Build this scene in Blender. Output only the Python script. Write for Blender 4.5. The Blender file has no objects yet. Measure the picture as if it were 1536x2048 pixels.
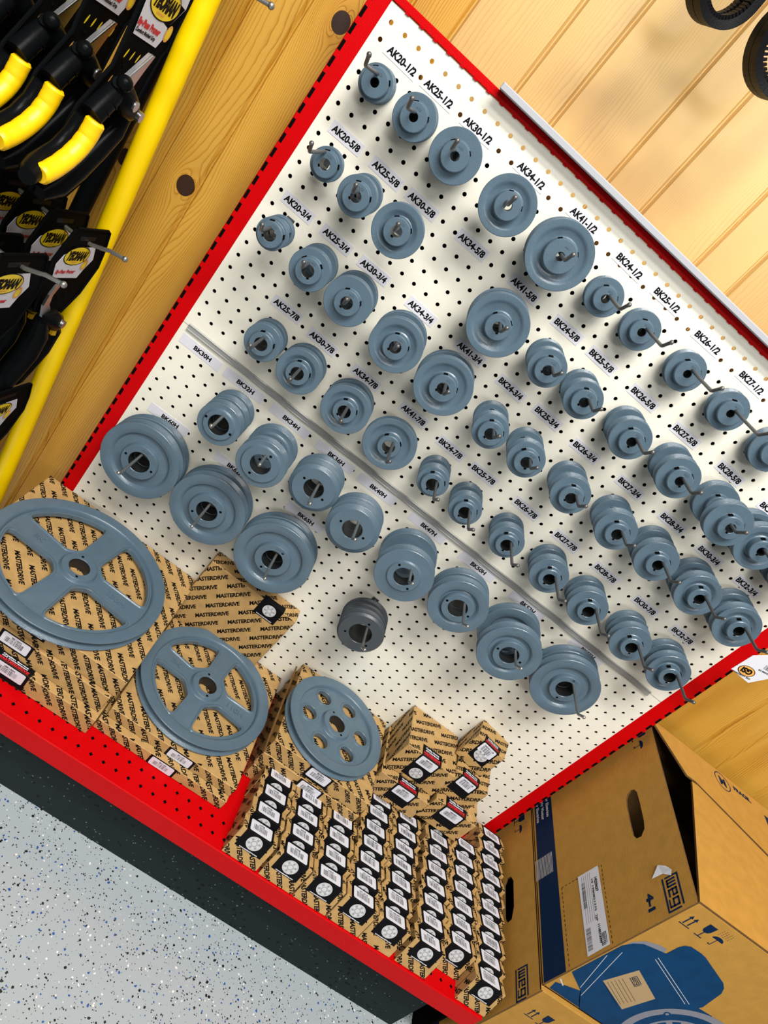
import bpy, bmesh, math, random
from mathutils import Vector, Matrix
random.seed(7)
PI = math.pi
S = 0.0254          # the display is laid out in inches; 1 unit here = 1 inch, scaled to metres when meshes are built
ZF = 53.0           # height of the layout origin (top peg-hole row) above the floor, inches
SC = bpy.context.scene
COL = SC.collection
def W(x, y, z): return Vector((x*S, y*S, (z+ZF)*S))

# ------------------------------------------------------------------ camera
cam = bpy.data.cameras.new('camera'); camo = bpy.data.objects.new('camera', cam); COL.objects.link(camo)
cam.sensor_fit = 'VERTICAL'; cam.sensor_height = 36.0; cam.sensor_width = 27.0; cam.lens = 25.3096
Rw = ((0.77217, 0.13846, 0.62015), (0.6083, -0.44319, -0.65845), (0.18368, 0.88567, -0.42644))
CAMR = None
# ------------------------------------------------------------------ world, lights, exposure
w = bpy.data.worlds.new('world'); SC.world = w; w.use_nodes = True
w.node_tree.nodes['Background'].inputs[0].default_value = (0.93, 0.96, 1.0, 1)
w.node_tree.nodes['Background'].inputs[1].default_value = 0.15
def area(name, x, y, z, sx, sy, power, tgt, col=(1, .97, .92)):
    l = bpy.data.lights.new(name, 'AREA'); l.shape = 'RECTANGLE'; l.size = sx; l.size_y = sy; l.energy = power; l.color = col
    o = bpy.data.objects.new(name, l); COL.objects.link(o); o.location = W(x, y, z)
    d = W(*tgt) - o.location; o.rotation_euler = d.to_track_quat('-Z', 'Y').to_euler(); return o
area('ceiling_tube_light', 26, -62, 84, 1.5, .22, 84, (30, 0, -10))
area('ceiling_tube_light', 6, -86, 84, 1.4, .3, 50, (14, 0, -30))
area('ceiling_tube_light', -14, -125, 70, 1.3, .6, 36, (10, 0, -40))
area('ceiling_tube_light', 66, -190, 60, 2.4, .5, 55, (22, 3, 0), (1, .97, .93))
SC.view_settings.view_transform = 'Standard'; SC.view_settings.look = 'None'; SC.view_settings.gamma = 1
SC.view_settings.use_curve_mapping = False; SC.view_settings.exposure = 0.08

# ------------------------------------------------------------------ materials
def newmat(name):
    m = bpy.data.materials.new(name); m.use_nodes = True
    nt = m.node_tree; return m, nt, nt.nodes['Principled BSDF']
def mat(name, col, rough=.5, metal=0, bump=0, bscale=60, var=0, spec=None, coat=0, ior=None):
    m, nt, b = newmat(name)
    b.inputs['Base Color'].default_value = (*col, 1); b.inputs['Roughness'].default_value = rough; b.inputs['Metallic'].default_value = metal
    if ior: b.inputs['IOR'].default_value = ior
    if spec is not None: b.inputs['Specular IOR Level'].default_value = spec
    if coat: b.inputs['Coat Weight'].default_value = coat; b.inputs['Coat Roughness'].default_value = .08
    if bump or var:
        tc = nt.nodes.new('ShaderNodeTexCoord'); n = nt.nodes.new('ShaderNodeTexNoise'); n.inputs['Scale'].default_value = bscale; n.inputs['Detail'].default_value = 4
        nt.links.new(tc.outputs['Object'], n.inputs['Vector'])
        if bump:
            bp = nt.nodes.new('ShaderNodeBump'); bp.inputs['Strength'].default_value = bump; bp.inputs['Distance'].default_value = .001
            nt.links.new(n.outputs['Fac'], bp.inputs['Height']); nt.links.new(bp.outputs[0], b.inputs['Normal'])
        if var:
            mr = nt.nodes.new('ShaderNodeMapRange'); mr.inputs[1].default_value = .3; mr.inputs[2].default_value = .7; mr.inputs[3].default_value = 1-var; mr.inputs[4].default_value = 1+var
            n2 = nt.nodes.new('ShaderNodeTexNoise'); n2.inputs['Scale'].default_value = bscale*.12; nt.links.new(tc.outputs['Object'], n2.inputs['Vector'])
            nt.links.new(n2.outputs['Fac'], mr.inputs[0])
            mx = nt.nodes.new('ShaderNodeVectorMath'); mx.operation = 'SCALE'; mx.inputs[0].default_value = col
            nt.links.new(mr.outputs[0], mx.inputs['Scale']); nt.links.new(mx.outputs[0], b.inputs['Base Color'])
    return m
M = {}
M['paint'] = mat('blue_grey_enamel', (.080, .127, .168), .32, 0, .25, 300, .05, spec=.45, coat=.1)
M['paint_dark'] = mat('charcoal_enamel', (.045, .055, .065), .4, 0, .25, 300)
M['bore'] = mat('dark_bore', (.012, .013, .014), .45)  # near-black inside of the pulley bores
M['board'] = mat('cream_pegboard', (.78, .755, .655), .42, 0, .03, 400, .02)
M['red'] = mat('red_powder_coat', (.52, .001, .0025), .34, 0, .5, 700, ior=1.16)
M['black'] = mat('black_plastic', (.003, .0035, .004), .28, ior=1.13)
M['card'] = mat('black_card', (.004, .0045, .005), .5, ior=1.04)
M['blackmat'] = mat('black_matt', (.003, .003, .003), .8, ior=1.08)
M['rubber'] = mat('black_rubber', (.004, .004, .005), .45, 0, .3, 500, ior=1.2)
M['zinc'] = mat('zinc_wire', (.36, .36, .345), .32, .85, .2, 400)
M['darkzinc'] = mat('dull_wire', (.15, .15, .15), .4, .7, .2, 400)
M['strip'] = mat('grey_channel', (.34, .34, .33), .38, .25, .1, 200, .1)
M['white'] = mat('white_paper', (.66, .66, .72), .6, spec=.3)
M['whitem'] = mat('white_metal', (.40, .41, .44), .4)
M['ink'] = mat('black_ink', (.005, .005, .006), .5, ior=1.15)
M['disc'] = mat('silver_print', (.55, .55, .56), .45)
M['disc2'] = mat('grey_print', (.30, .30, .31), .45)
M['redink'] = mat('red_ink', (.55, .01, .02), .5)
M['kraft'] = mat('kraft_carton', (.44, .27, .10), .6, 0, .35, 500, .10, spec=.3)
M['kraftdark'] = mat('carton_inner_shade', (.13, .07, .025), .9, 0, .3, 400, .1, spec=.1)  # kraft darkened for shade inside boxes; also used on seams and edges
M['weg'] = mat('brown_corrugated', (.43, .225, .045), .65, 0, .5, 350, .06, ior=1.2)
M['blueink'] = mat('navy_print', (.002, .016, .055), .45, ior=1.15)
M['bluepr'] = mat('blue_print', (.0015, .040, .118), .45, 0, .2, 300, .12, ior=1.18)
M['greypr'] = mat('grey_halftone', (.20, .20, .24), .5)
M['tanpr'] = mat('tan_print', (.40, .27, .13), .5)
M['yellow'] = mat('yellow_fibreglass', (.92, .62, .0), .3, 0, .05, 200)
M['yellowgrip'] = mat('yellow_grip', (.93, .55, .0), .42)
M['yellowink'] = mat('yellow_ink', (.88, .66, .01), .4)
M['steel'] = mat('blade_steel', (.55, .56, .57), .28, 1, .1, 300)
M['orange'] = mat('orange_ink', (.80, .38, .08), .5)

def knots_wood():
    m, nt, b = newmat('varnished_pine')
    N = nt.nodes; L = nt.links
    def math_(op, a, bb=None, c=None):
        n = N.new('ShaderNodeMath'); n.operation = op
        for i, v in enumerate((a, bb, c)):
            if v is None: continue
            if isinstance(v, (int, float)): n.inputs[i].default_value = v
            else: L.new(v, n.inputs[i])
        return n.outputs[0]
    tc = N.new('ShaderNodeTexCoord'); sp = N.new('ShaderNodeSeparateXYZ'); L.new(tc.outputs['Object'], sp.inputs[0])
    X, Z = sp.outputs[0], sp.outputs[2]       # metres; object origin = layout origin on the wall
    pl = math_('FLOOR', math_('DIVIDE', math_('ADD', X, 5.1*S+.0), 7.8*S))   # plank number
    wn = N.new('ShaderNodeTexWhiteNoise'); wn.noise_dimensions = '1D'; L.new(pl, wn.inputs['W'])
    off = wn.outputs['Value']
    # grain coordinate, bent round the knots
    g = X; dark = None; halo = None
    for kx, kz, r in ((-5.84, -15.57, .72), (-2.95, -1.8, .66), (-10.02, -16.77, .6), (13.2, -30, .7), (30, 14, .6)):
        dx = math_('SUBTRACT', X, kx*S); dz = math_('MULTIPLY', math_('SUBTRACT', Z, kz*S), .62)
        d2 = math_('ADD', math_('MULTIPLY', dx, dx), math_('MULTIPLY', dz, dz))
        a2 = (r*1.35*S)**2
        fall = math_('DIVIDE', a2, math_('ADD', d2, a2*.25))
        g = math_('SUBTRACT', g, math_('MULTIPLY', dx, math_('MULTIPLY', fall, .9)))
        dzk = math_('MULTIPLY', math_('SUBTRACT', Z, kz*S), .88)
        dk = math_('SQRT', math_('ADD', math_('MULTIPLY', dx, dx), math_('MULTIPLY', dzk, dzk)))
        k = math_('SUBTRACT', 1, math_('SMOOTH_MIN', math_('DIVIDE', dk, r*S), 1.0, .02))
        k = math_('GREATER_THAN', k, .14)
        h = math_('DIVIDE', (r*S)**2*.8, math_('ADD', d2, (r*S)**2*.8))
        dark = k if dark is None else math_('MAXIMUM', dark, k)
        halo = h if halo is None else math_('MAXIMUM', halo, h)
    cv = N.new('ShaderNodeCombineXYZ'); L.new(math_('MULTIPLY', g, 11), cv.inputs[0]); L.new(math_('MULTIPLY', off, 40), cv.inputs[1]); L.new(math_('MULTIPLY', Z, 1.5), cv.inputs[2])
    nz = N.new('ShaderNodeTexNoise'); nz.inputs['Scale'].default_value = 1.0; nz.inputs['Detail'].default_value = 1.5; nz.inputs['Roughness'].default_value = .45; L.new(cv.outputs[0], nz.inputs['Vector'])
    freq = math_('ADD', 90, math_('MULTIPLY', off, 130))
    ph = math_('ADD', math_('MULTIPLY', g, freq), math_('MULTIPLY', nz.outputs['Fac'], math_('ADD', 8, math_('MULTIPLY', off, 9))))
    # fine wobble
    cv3 = N.new('ShaderNodeCombineXYZ'); L.new(math_('MULTIPLY', g, 60), cv3.inputs[0]); L.new(math_('MULTIPLY', Z, 22), cv3.inputs[2])
    nz3 = N.new('ShaderNodeTexNoise'); nz3.inputs['Scale'].default_value = 1; nz3.inputs['Detail'].default_value = 2; L.new(cv3.outputs[0], nz3.inputs['Vector'])
    ph = math_('ADD', ph, math_('MULTIPLY', nz3.outputs['Fac'], .55))
    fr = math_('FRACT', math_('MULTIPLY', ph, 1.6))
    line = math_('POWER', fr, 5.0)                    # slow rise, sharp fall: late wood
    cv2 = N.new('ShaderNodeCombineXYZ'); L.new(math_('MULTIPLY', X, 900), cv2.inputs[0]); L.new(math_('MULTIPLY', Z, 20), cv2.inputs[2])
    nz2 = N.new('ShaderNodeTexNoise'); nz2.inputs['Scale'].default_value = 1; nz2.inputs['Detail'].default_value = 3; L.new(cv2.outputs[0], nz2.inputs['Vector'])
    cvb = N.new('ShaderNodeCombineXYZ'); L.new(math_('MULTIPLY', g, 24), cvb.inputs[0]); L.new(math_('MULTIPLY', Z, 3), cvb.inputs[2]); L.new(math_('MULTIPLY', off, 11), cvb.inputs[1])
    nzb = N.new('ShaderNodeTexNoise'); nzb.inputs['Scale'].default_value = 1; nzb.inputs['Detail'].default_value = 2; L.new(cvb.outputs[0], nzb.inputs['Vector'])
    amt = math_('ADD', math_('MULTIPLY', line, .72), math_('MULTIPLY', math_('SUBTRACT', nz2.outputs['Fac'], .5), .35))
    amt = math_('ADD', amt, math_('MULTIPLY', math_('SUBTRACT', nzb.outputs['Fac'], .45), .9))
    amt = math_('ADD', amt, math_('MULTIPLY', halo, .34))
    cr = N.new('ShaderNodeValToRGB'); L.new(amt, cr.inputs[0])
    e = cr.color_ramp.elements; e[0].position = 0; e[0].color = (.57, .315, .045, 1); e[1].position = 1; e[1].color = (.20, .066, .003, 1)
    x = e.new(.42); x.color = (.46, .222, .020, 1)
    mx = N.new('ShaderNodeMix'); mx.data_type = 'RGBA'; L.new(dark, mx.inputs['Factor']); L.new(cr.outputs[0], mx.inputs['A']); mx.inputs['B'].default_value = (.028, .011, .006, 1)
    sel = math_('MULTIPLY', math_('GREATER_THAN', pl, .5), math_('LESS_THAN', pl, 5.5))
    pm = N.new('ShaderNodeMix'); pm.data_type = 'RGBA'; L.new(math_('MULTIPLY', sel, .45), pm.inputs['Factor']); L.new(mx.outputs['Result'], pm.inputs['A']); pm.inputs['B'].default_value = (.76, .56, .27, 1); mx = pm  # varnish glare on these planks put into the colour as a paler pine
    hv = N.new('ShaderNodeHueSaturation'); L.new(mx.outputs['Result'], hv.inputs['Color']); L.new(math_('ADD', .90, math_('MULTIPLY', off, .18)), hv.inputs['Value'])
    L.new(hv.outputs[0], b.inputs['Base Color'])
    bp = N.new('ShaderNodeBump'); bp.inputs['Strength'].default_value = .12; bp.inputs['Distance'].default_value = .001; L.new(line, bp.inputs['Height']); L.new(bp.outputs[0], b.inputs['Normal'])
    b.inputs['Roughness'].default_value = .40; b.inputs['Coat Weight'].default_value = .35; b.inputs['Coat Roughness'].default_value = .28
    return m
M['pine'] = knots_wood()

def flake_mat(name, base, rough, dens=1.0, lightflakes=True, spec=.5):
    m, nt, b = newmat(name); N = nt.nodes; L = nt.links
    tc = N.new('ShaderNodeTexCoord')
    nz = N.new('ShaderNodeTexNoise'); nz.inputs['Scale'].default_value = 260; L.new(tc.outputs['Object'], nz.inputs['Vector'])
    mxv = N.new('ShaderNodeVectorMath'); mxv.operation = 'MULTIPLY_ADD'; L.new(nz.outputs['Color'], mxv.inputs[0]); mxv.inputs[1].default_value = (.004,)*3; L.new(tc.outputs['Object'], mxv.inputs[2])
    big = N.new('ShaderNodeTexNoise'); big.inputs['Scale'].default_value = 3.5; L.new(tc.outputs['Object'], big.inputs['Vector'])
    prev = None
    rgb = N.new('ShaderNodeRGB'); rgb.outputs[0].default_value = (*base, 1); prev = rgb.outputs[0]
    layers = [(260, .10, (.012, .014, .016), .26), (190, .05, (.01, .012, .016), .30), (330, .10, (.02, .022, .025), .27), (210, .055, (.02, .085, .30), .27), (240, .06, (.75, .75, .72), .28)]
    if not lightflakes: layers = [(170, .055, (.003, .004, .004), .32), (230, .016, (.10, .12, .11), .22), (120, .03, (.004, .005, .005), .3), (300, .02, (.16, .19, .18), .25)]
    for i, (sc, p, colr, rad) in enumerate(layers):
        v = N.new('ShaderNodeTexVoronoi'); v.inputs['Scale'].default_value = sc*.80; v.inputs['Randomness'].default_value = 1
        ad = N.new('ShaderNodeVectorMath'); ad.operation = 'ADD'; ad.inputs[1].default_value = (i*3.3, i*1.7, i*.9); L.new(mxv.outputs[0], ad.inputs[0]); L.new(ad.outputs[0], v.inputs['Vector'])
        sp = N.new('ShaderNodeSeparateColor'); L.new(v.outputs['Color'], sp.inputs[0])
        th = N.new('ShaderNodeMath'); th.operation = 'MULTIPLY'; L.new(big.outputs['Fac'], th.inputs[0]); th.inputs[1].default_value = p*2*dens
        lt = N.new('ShaderNodeMath'); lt.operation = 'LESS_THAN'; L.new(sp.outputs[0], lt.inputs[0]); L.new(th.outputs[0], lt.inputs[1])
        sz = N.new('ShaderNodeMath'); sz.operation = 'MULTIPLY'; L.new(sp.outputs[1], sz.inputs[0]); sz.inputs[1].default_value = rad*1.5
        dl = N.new('ShaderNodeMath'); dl.operation = 'LESS_THAN'; L.new(v.outputs['Distance'], dl.inputs[0]); L.new(sz.outputs[0], dl.inputs[1])
        mu = N.new('ShaderNodeMath'); mu.operation = 'MULTIPLY'; L.new(lt.outputs[0], mu.inputs[0]); L.new(dl.outputs[0], mu.inputs[1])
        mx = N.new('ShaderNodeMix'); mx.data_type = 'RGBA'; L.new(mu.outputs[0], mx.inputs['Factor']); L.new(prev, mx.inputs['A']); mx.inputs['B'].default_value = (*colr, 1)
        prev = mx.outputs['Result']
    L.new(prev, b.inputs['Base Color']); b.inputs['Roughness'].default_value = rough; b.inputs['Specular IOR Level'].default_value = spec
    return m
M['floor'] = flake_mat('flaked_epoxy', (.37, .415, .44), .25, 2.6)
M['kick'] = flake_mat('dark_flaked_cove', (.010, .017, .018), .35, 2.2, False, .3)
M['kick'].node_tree.nodes['Principled BSDF'].inputs['IOR'].default_value = 1.2

# ------------------------------------------------------------------ mesh helpers (all in inches)
_tc = {}
def text_tris(s, shear=0.0, bold=.02, space=1.0, res=3):
    bold = bold*1.0+.028
    """flat text outline -> (verts2d normalised to width 1 / cap height 1, faces)"""
    k = (s, shear, bold, space)
    if k in _tc: return _tc[k]
    c = bpy.data.curves.new('text_tmp', 'FONT'); c.body = s; c.shear = shear; c.offset = bold; c.space_character = space; c.resolution_u = res; c.fill_mode = 'FRONT'
    o = bpy.data.objects.new('text_tmp', c); COL.objects.link(o)
    dg = bpy.context.evaluated_depsgraph_get(); dg.update()
    me = bpy.data.meshes.new_from_object(o.evaluated_get(dg))
    vs = [(v.co.x, v.co.y) for v in me.vertices]; fs = [tuple(p.vertices) for p in me.polygons]
    bpy.data.objects.remove(o); bpy.data.curves.remove(c); bpy.data.meshes.remove(me)
    x0 = min(v[0] for v in vs); x1 = max(v[0] for v in vs); y1 = max(v[1] for v in vs); y0 = 0.0
    wd = x1-x0; ht = .73
    vs = [((a-x0)/wd, b/ht) for a, b in vs]
    _tc[k] = (vs, fs, wd/ht); return _tc[k]

_ts = {}
def text_solid(mb, t, O, U, V, w, h, d, mi=0):
    k = t
    if k not in _ts:
        c = bpy.data.curves.new('text_tmp', 'FONT'); c.body = t; c.offset = .012; c.resolution_u = 2; c.extrude = .5; c.fill_mode = 'BOTH'
        o = bpy.data.objects.new('text_tmp', c); COL.objects.link(o); dg = bpy.context.evaluated_depsgraph_get(); dg.update()
        me = bpy.data.meshes.new_from_object(o.evaluated_get(dg)); vs = [tuple(v.co) for v in me.vertices]; fs = [tuple(p.vertices) for p in me.polygons]
        bpy.data.objects.remove(o); bpy.data.curves.remove(c); bpy.data.meshes.remove(me)
        x0 = min(v[0] for v in vs); wd = max(v[0] for v in vs)-x0; _ts[k] = ([((a-x0)/wd-.5, b/.73-.5, c_) for a, b, c_ in vs], fs)
    vs, fs = _ts[k]; O, U, V = Vector(O), Vector(U), Vector(V); Nn = U.cross(V).normalized()
    mb.add([O+U*(a*w)+V*(b*h)+Nn*(c_*d) for a, b, c_ in vs], fs, mi)
def clip(poly, x0, y0, x1, y1):
    for ax, lim, sg in ((0, x0, 1), (0, x1, -1), (1, y0, 1), (1, y1, -1)):
        out = []
        for i in range(len(poly)):
            a, b = poly[i-1], poly[i]
            da, db = sg*(a[ax]-lim), sg*(b[ax]-lim)
            if da >= 0 and db >= 0: out.append(b)
            elif da >= 0 or db >= 0:
                t = da/(da-db); p = (a[0]+t*(b[0]-a[0]), a[1]+t*(b[1]-a[1])); out.append(p)
                if db >= 0: out.append(b)
        poly = out
        if len(poly) < 3: return None
    return poly

class MB:
    def __init__(s): s.v = []; s.f = []; s.m = []; s.sm = []
    def add(s, vs, fs, mi=0, smooth=False):
        b = len(s.v); s.v += [tuple(v) for v in vs]
        for f in fs: s.f.append(tuple(b+i for i in f)); s.m.append(mi); s.sm.append(smooth)
    def cbox(s, x0, x1, y0, y1, z0, z1, mi=0, c=.04, xf=None):
        """box with chamfered edges"""
        c = min(c, (x1-x0)*.3, (y1-y0)*.3, (z1-z0)*.3)
        X, Y, Z = (x0, x1), (y0, y1), (z0, z1); vs = []; idx = {}
        for i in (0, 1):
            for j in (0, 1):
                for k in (0, 1):
                    sx, sy, sz = (1, -1)[i]*c, (1, -1)[j]*c, (1, -1)[k]*c
                    for a, p in enumerate(((X[i], Y[j]+sy, Z[k]+sz), (X[i]+sx, Y[j], Z[k]+sz), (X[i]+sx, Y[j]+sy, Z[k]))):
                        idx[(i, j, k, a)] = len(vs); vs.append(p)
        fs = []
        for a in range(3):
            for sd in (0, 1):
                q = []
                for u, v_ in ((0, 0), (1, 0), (1, 1), (0, 1)):
                    key = [0, 0, 0]; key[a] = sd; key[(a+1) % 3] = u; key[(a+2) % 3] = v_
                    q.append(idx[(*key, a)])
                fs.append(q if sd else q[::-1])
        for a in range(3):                                   # edges along axis a
            b, c2 = (a+1) % 3, (a+2) % 3
            for u in (0, 1):
                for v_ in (0, 1):
                    def K(t, face):
                        key = [0, 0, 0]; key[a] = t; key[b] = u; key[c2] = v_; return idx[(*key, face)]
                    q = [K(0, b), K(1, b), K(1, c2), K(0, c2)]
                    fs.append(q if (u ^ v_) else q[::-1])
        for i in (0, 1):
            for j in (0, 1):
                for k in (0, 1):
                    q = [idx[(i, j, k, a)] for a in range(3)]
                    fs.append(q if (i+j+k) % 2 else q[::-1])
        if xf: vs = [xf(p) for p in vs]
        s.add(vs, fs, mi)
    def poly(s, pts, mi=0): s.add(pts, [tuple(range(len(pts)))], mi)
    def slab(s, pts2, fr, t, mi=0, side=None):
        """flat outline given in a frame fr=(O,U,V,Nrm); front at +0, thickness t behind"""
        O, U, V, Nn = [Vector(q) for q in fr]; n = len(pts2)
        A = [O+U*a+V*b for a, b in pts2]; B = [p-Nn*t for p in A]
        area2 = sum(pts2[i-1][0]*pts2[i][1]-pts2[i][0]*pts2[i-1][1] for i in range(n))
        s.add(A, [tuple(range(n)) if area2 > 0 else tuple(range(n))[::-1]], mi)
        s.add(B, [tuple(range(n))[::-1] if area2 > 0 else tuple(range(n))], mi)
        fs = [(i, (i+1) % n, n+(i+1) % n, n+i) for i in range(n)]
        if area2 > 0: fs = [f[::-1] for f in fs]
        s.add(A+B, fs, mi if side is None else side)
    def tube(s, path, r, n=12, mi=0, caps=True, sx=1.0):
        P = [Vector(p) for p in path]; R_ = r if isinstance(r, (list, tuple)) else [r]*len(P)
        up = None; rings = []
        for i, p in enumerate(P):
            d = (P[min(i+1, len(P)-1)]-P[max(i-1, 0)]).normalized()
            if up is None: up = d.orthogonal().normalized()
            up = (up-d*up.dot(d)).normalized(); side = d.cross(up)
            rings.append([p+(up*math.cos(2*PI*k/n)+side*math.sin(2*PI*k/n))*R_[i] for k in range(n)])
        vs = [v for r_ in rings for v in r_]
        fs = [(i*n+k, i*n+(k+1) % n, (i+1)*n+(k+1) % n, (i+1)*n+k) for i in range(len(P)-1) for k in range(n)]
        s.add(vs, fs, mi, True)
        if caps: s.add(rings[0], [tuple(range(n))[::-1]], mi); s.add(rings[-1], [tuple(range(n))], mi)
    def ball(s, c, r, n=10, mi=0):
        vs = []; fs = []
        for i in range(n//2+1):
            th = PI*i/(n//2)
            for k in range(n): vs.append((c[0]+r*math.sin(th)*math.cos(2*PI*k/n), c[1]+r*math.sin(th)*math.sin(2*PI*k/n), c[2]+r*math.cos(th)))
        for i in range(n//2):
            for k in range(n): fs.append((i*n+k, (i+1)*n+k, (i+1)*n+(k+1) % n, i*n+(k+1) % n))
        s.add(vs, fs, mi, True)
    def lathe(s, prof, O=(0, 0, 0), ax='y', n=56, mi=0, mis=None):
        """profile of (radius, depth): depth runs along +y (ax='y') or -z (ax='z'); list is traced so its left side is outside"""
        rings = []
        for r, d in prof:
            ring = []
            for k in range(n):
                a = 2*PI*k/n
                if ax == 'y': ring.append((O[0]+r*math.cos(a), O[1]+d, O[2]+r*math.sin(a)))
                else: ring.append((O[0]+r*math.cos(a), O[1]+r*math.sin(a), O[2]-d))
            rings.append(ring)
        vs = [v for r_ in rings for v in r_]
        for i in range(len(prof)-1):
            fs = [(i*n+k, (i+1)*n+k, (i+1)*n+(k+1) % n, i*n+(k+1) % n) for k in range(n)]
            if ax == 'y': fs = [f[::-1] for f in fs]
            b = len(s.v) if i == 0 else b0
            if i == 0: b0 = len(s.v); s.v += vs
            for f in fs: s.f.append(tuple(b0+q for q in f)); s.m.append(mis[i] if mis else mi); s.sm.append(True)
    def text(s, t, O, U, V, w=None, h=.3, mi=1, align='c', shear=0, bold=.02, space=1.0, rect=None):
        vs, fs, asp = text_tris(t, shear, bold, space)
        if w is None: w = h*asp
        ox = {'c': -w/2, 'l': 0, 'r': -w}[align]
        O, U, V = Vector(O), Vector(U), Vector(V)
        s.add([O+U*(a*w+ox)+V*((b-.5)*h) for a, b in vs], fs, mi)
    def pattern(s, O, U, V, wd, ht, ang=45, mi=1, ph=0.0, word='MASTERDRIVE', L=3.0, per=3.75, rowp=.84, h=.36, off=.012):
        """diagonal rows of the carton print, cut at the face's edges"""
        vs, fs, asp = text_tris(word, .26, .010, .95, 2)
        O, U, V = Vector(O), Vector(U), Vector(V); Nn = U.cross(V).normalized()
        ca, sa = math.cos(math.radians(ang)), math.sin(math.radians(ang))
        diag = math.hypot(wd, ht); nr = int(diag/rowp)+2; nc = int(diag/per)+2
        cx, cy = wd/2, ht/2
        outv = []; outf = []
        for r in range(-nr//2-1, nr//2+2):
            for c in range(-nc//2-1, nc//2+2):
                x0 = c*per+(r*1.15+ph*1.7) % per; y0 = (r+ph % 1)*rowp
                pts = [(cx+(x0+a*L)*ca-(y0+b*h)*sa, cy+(x0+a*L)*sa+(y0+b*h)*ca) for a, b in vs]
                mnx = min(p[0] for p in pts); mxx = max(p[0] for p in pts); mny = min(p[1] for p in pts); mxy = max(p[1] for p in pts)
                if mxx < 0 or mnx > wd or mxy < 0 or mny > ht: continue
                if mnx >= 0 and mxx <= wd and mny >= 0 and mxy <= ht:
                    b = len(outv); outv += pts; outf += [tuple(b+i for i in f) for f in fs]
                else:
                    for f in fs:
                        q = clip([pts[i] for i in f], .02, .02, wd-.02, ht-.02)
                        if q: b = len(outv); outv += q; outf.append(tuple(range(b, b+len(q))))
        s.add([O+U*a+V*b+Nn*off for a, b in outv], outf, mi)
    def build(s, name, mats, parent=None, o=(0, 0, 0), bevel=0):
        me = bpy.data.meshes.new(name)
        me.from_pydata([((x-o[0])*S, (y-o[1])*S, (z-o[2])*S) for x, y, z in s.v], [], s.f)
        for m_ in (mats if isinstance(mats, (list, tuple)) else [mats]): me.materials.append(m_)
        me.polygons.foreach_set('material_index', s.m); me.polygons.foreach_set('use_smooth', s.sm)
        me.update()
        if any(s.sm): me.set_sharp_from_angle(angle=math.radians(38))
        ob = bpy.data.objects.new(name, me); COL.objects.link(ob)
        if parent is not None: ob.parent = parent
        else: ob.location = W(*o)
        return ob

def tag(o, label=None, cat=None, group=None, kind=None):
    if label: o['label'] = label
    if cat: o['category'] = cat
    if group: o['group'] = group
    if kind: o['kind'] = kind
    return o
def thing(name, label, cat, o, group=None, rot=None):
    e = bpy.data.objects.new(name, None); e.empty_display_size = .02; COL.objects.link(e); e.location = W(*o)
    if rot: e.rotation_euler = rot
    return tag(e, label, cat, group)
def dup(root, loc, label, group=None, rot=None):
    r = root.copy(); COL.objects.link(r); r.location = loc; r['label'] = label
    if group: r['group'] = group
    if rot: r.rotation_euler = rot
    for ch in list(root.children):
        c = ch.copy(); COL.objects.link(c); c.parent = r
        for g in list(ch.children):
            d = g.copy(); COL.objects.link(d); d.parent = c
    return r

# camera pose from the fitted rotation (rows = image right, image down, forward)
r, d, f = [Vector(q) for q in Rw]
CAMPOSE = None

# ------------------------------------------------------------------ room
fl = MB(); fl.poly([(-160, -220, -53), (200, -220, -53), (200, 3.4, -53), (-160, 3.4, -53)])
tag(fl.build('floor', M['floor'], None, (0, 0, -53)), kind='structure')
wb = MB()
xs = []
x = -5.1-7.8*14
while x < 170:
    for gx, gw in ((x, .16), (x+4.9, .16)):
        xs += [(gx-.20, 3.0), (gx-.03, 3.30), (gx+.03, 3.30), (gx+.20, 3.0)]
    x += 7.8
xs = [(-140, 3.0)]+[q for q in xs if -139 < q[0] < 169]+[(170, 3.0)]
for i in range(len(xs)-1):
    (a, ya), (b_, yb) = xs[i], xs[i+1]
    wb.add([(a, ya, -53), (b_, yb, -53), (b_, yb, 70), (a, ya, 70)], [(0, 1, 2, 3)])
tag(wb.build('wall_back', M['pine'], None, (0, 0, 0)), kind='structure')

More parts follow.
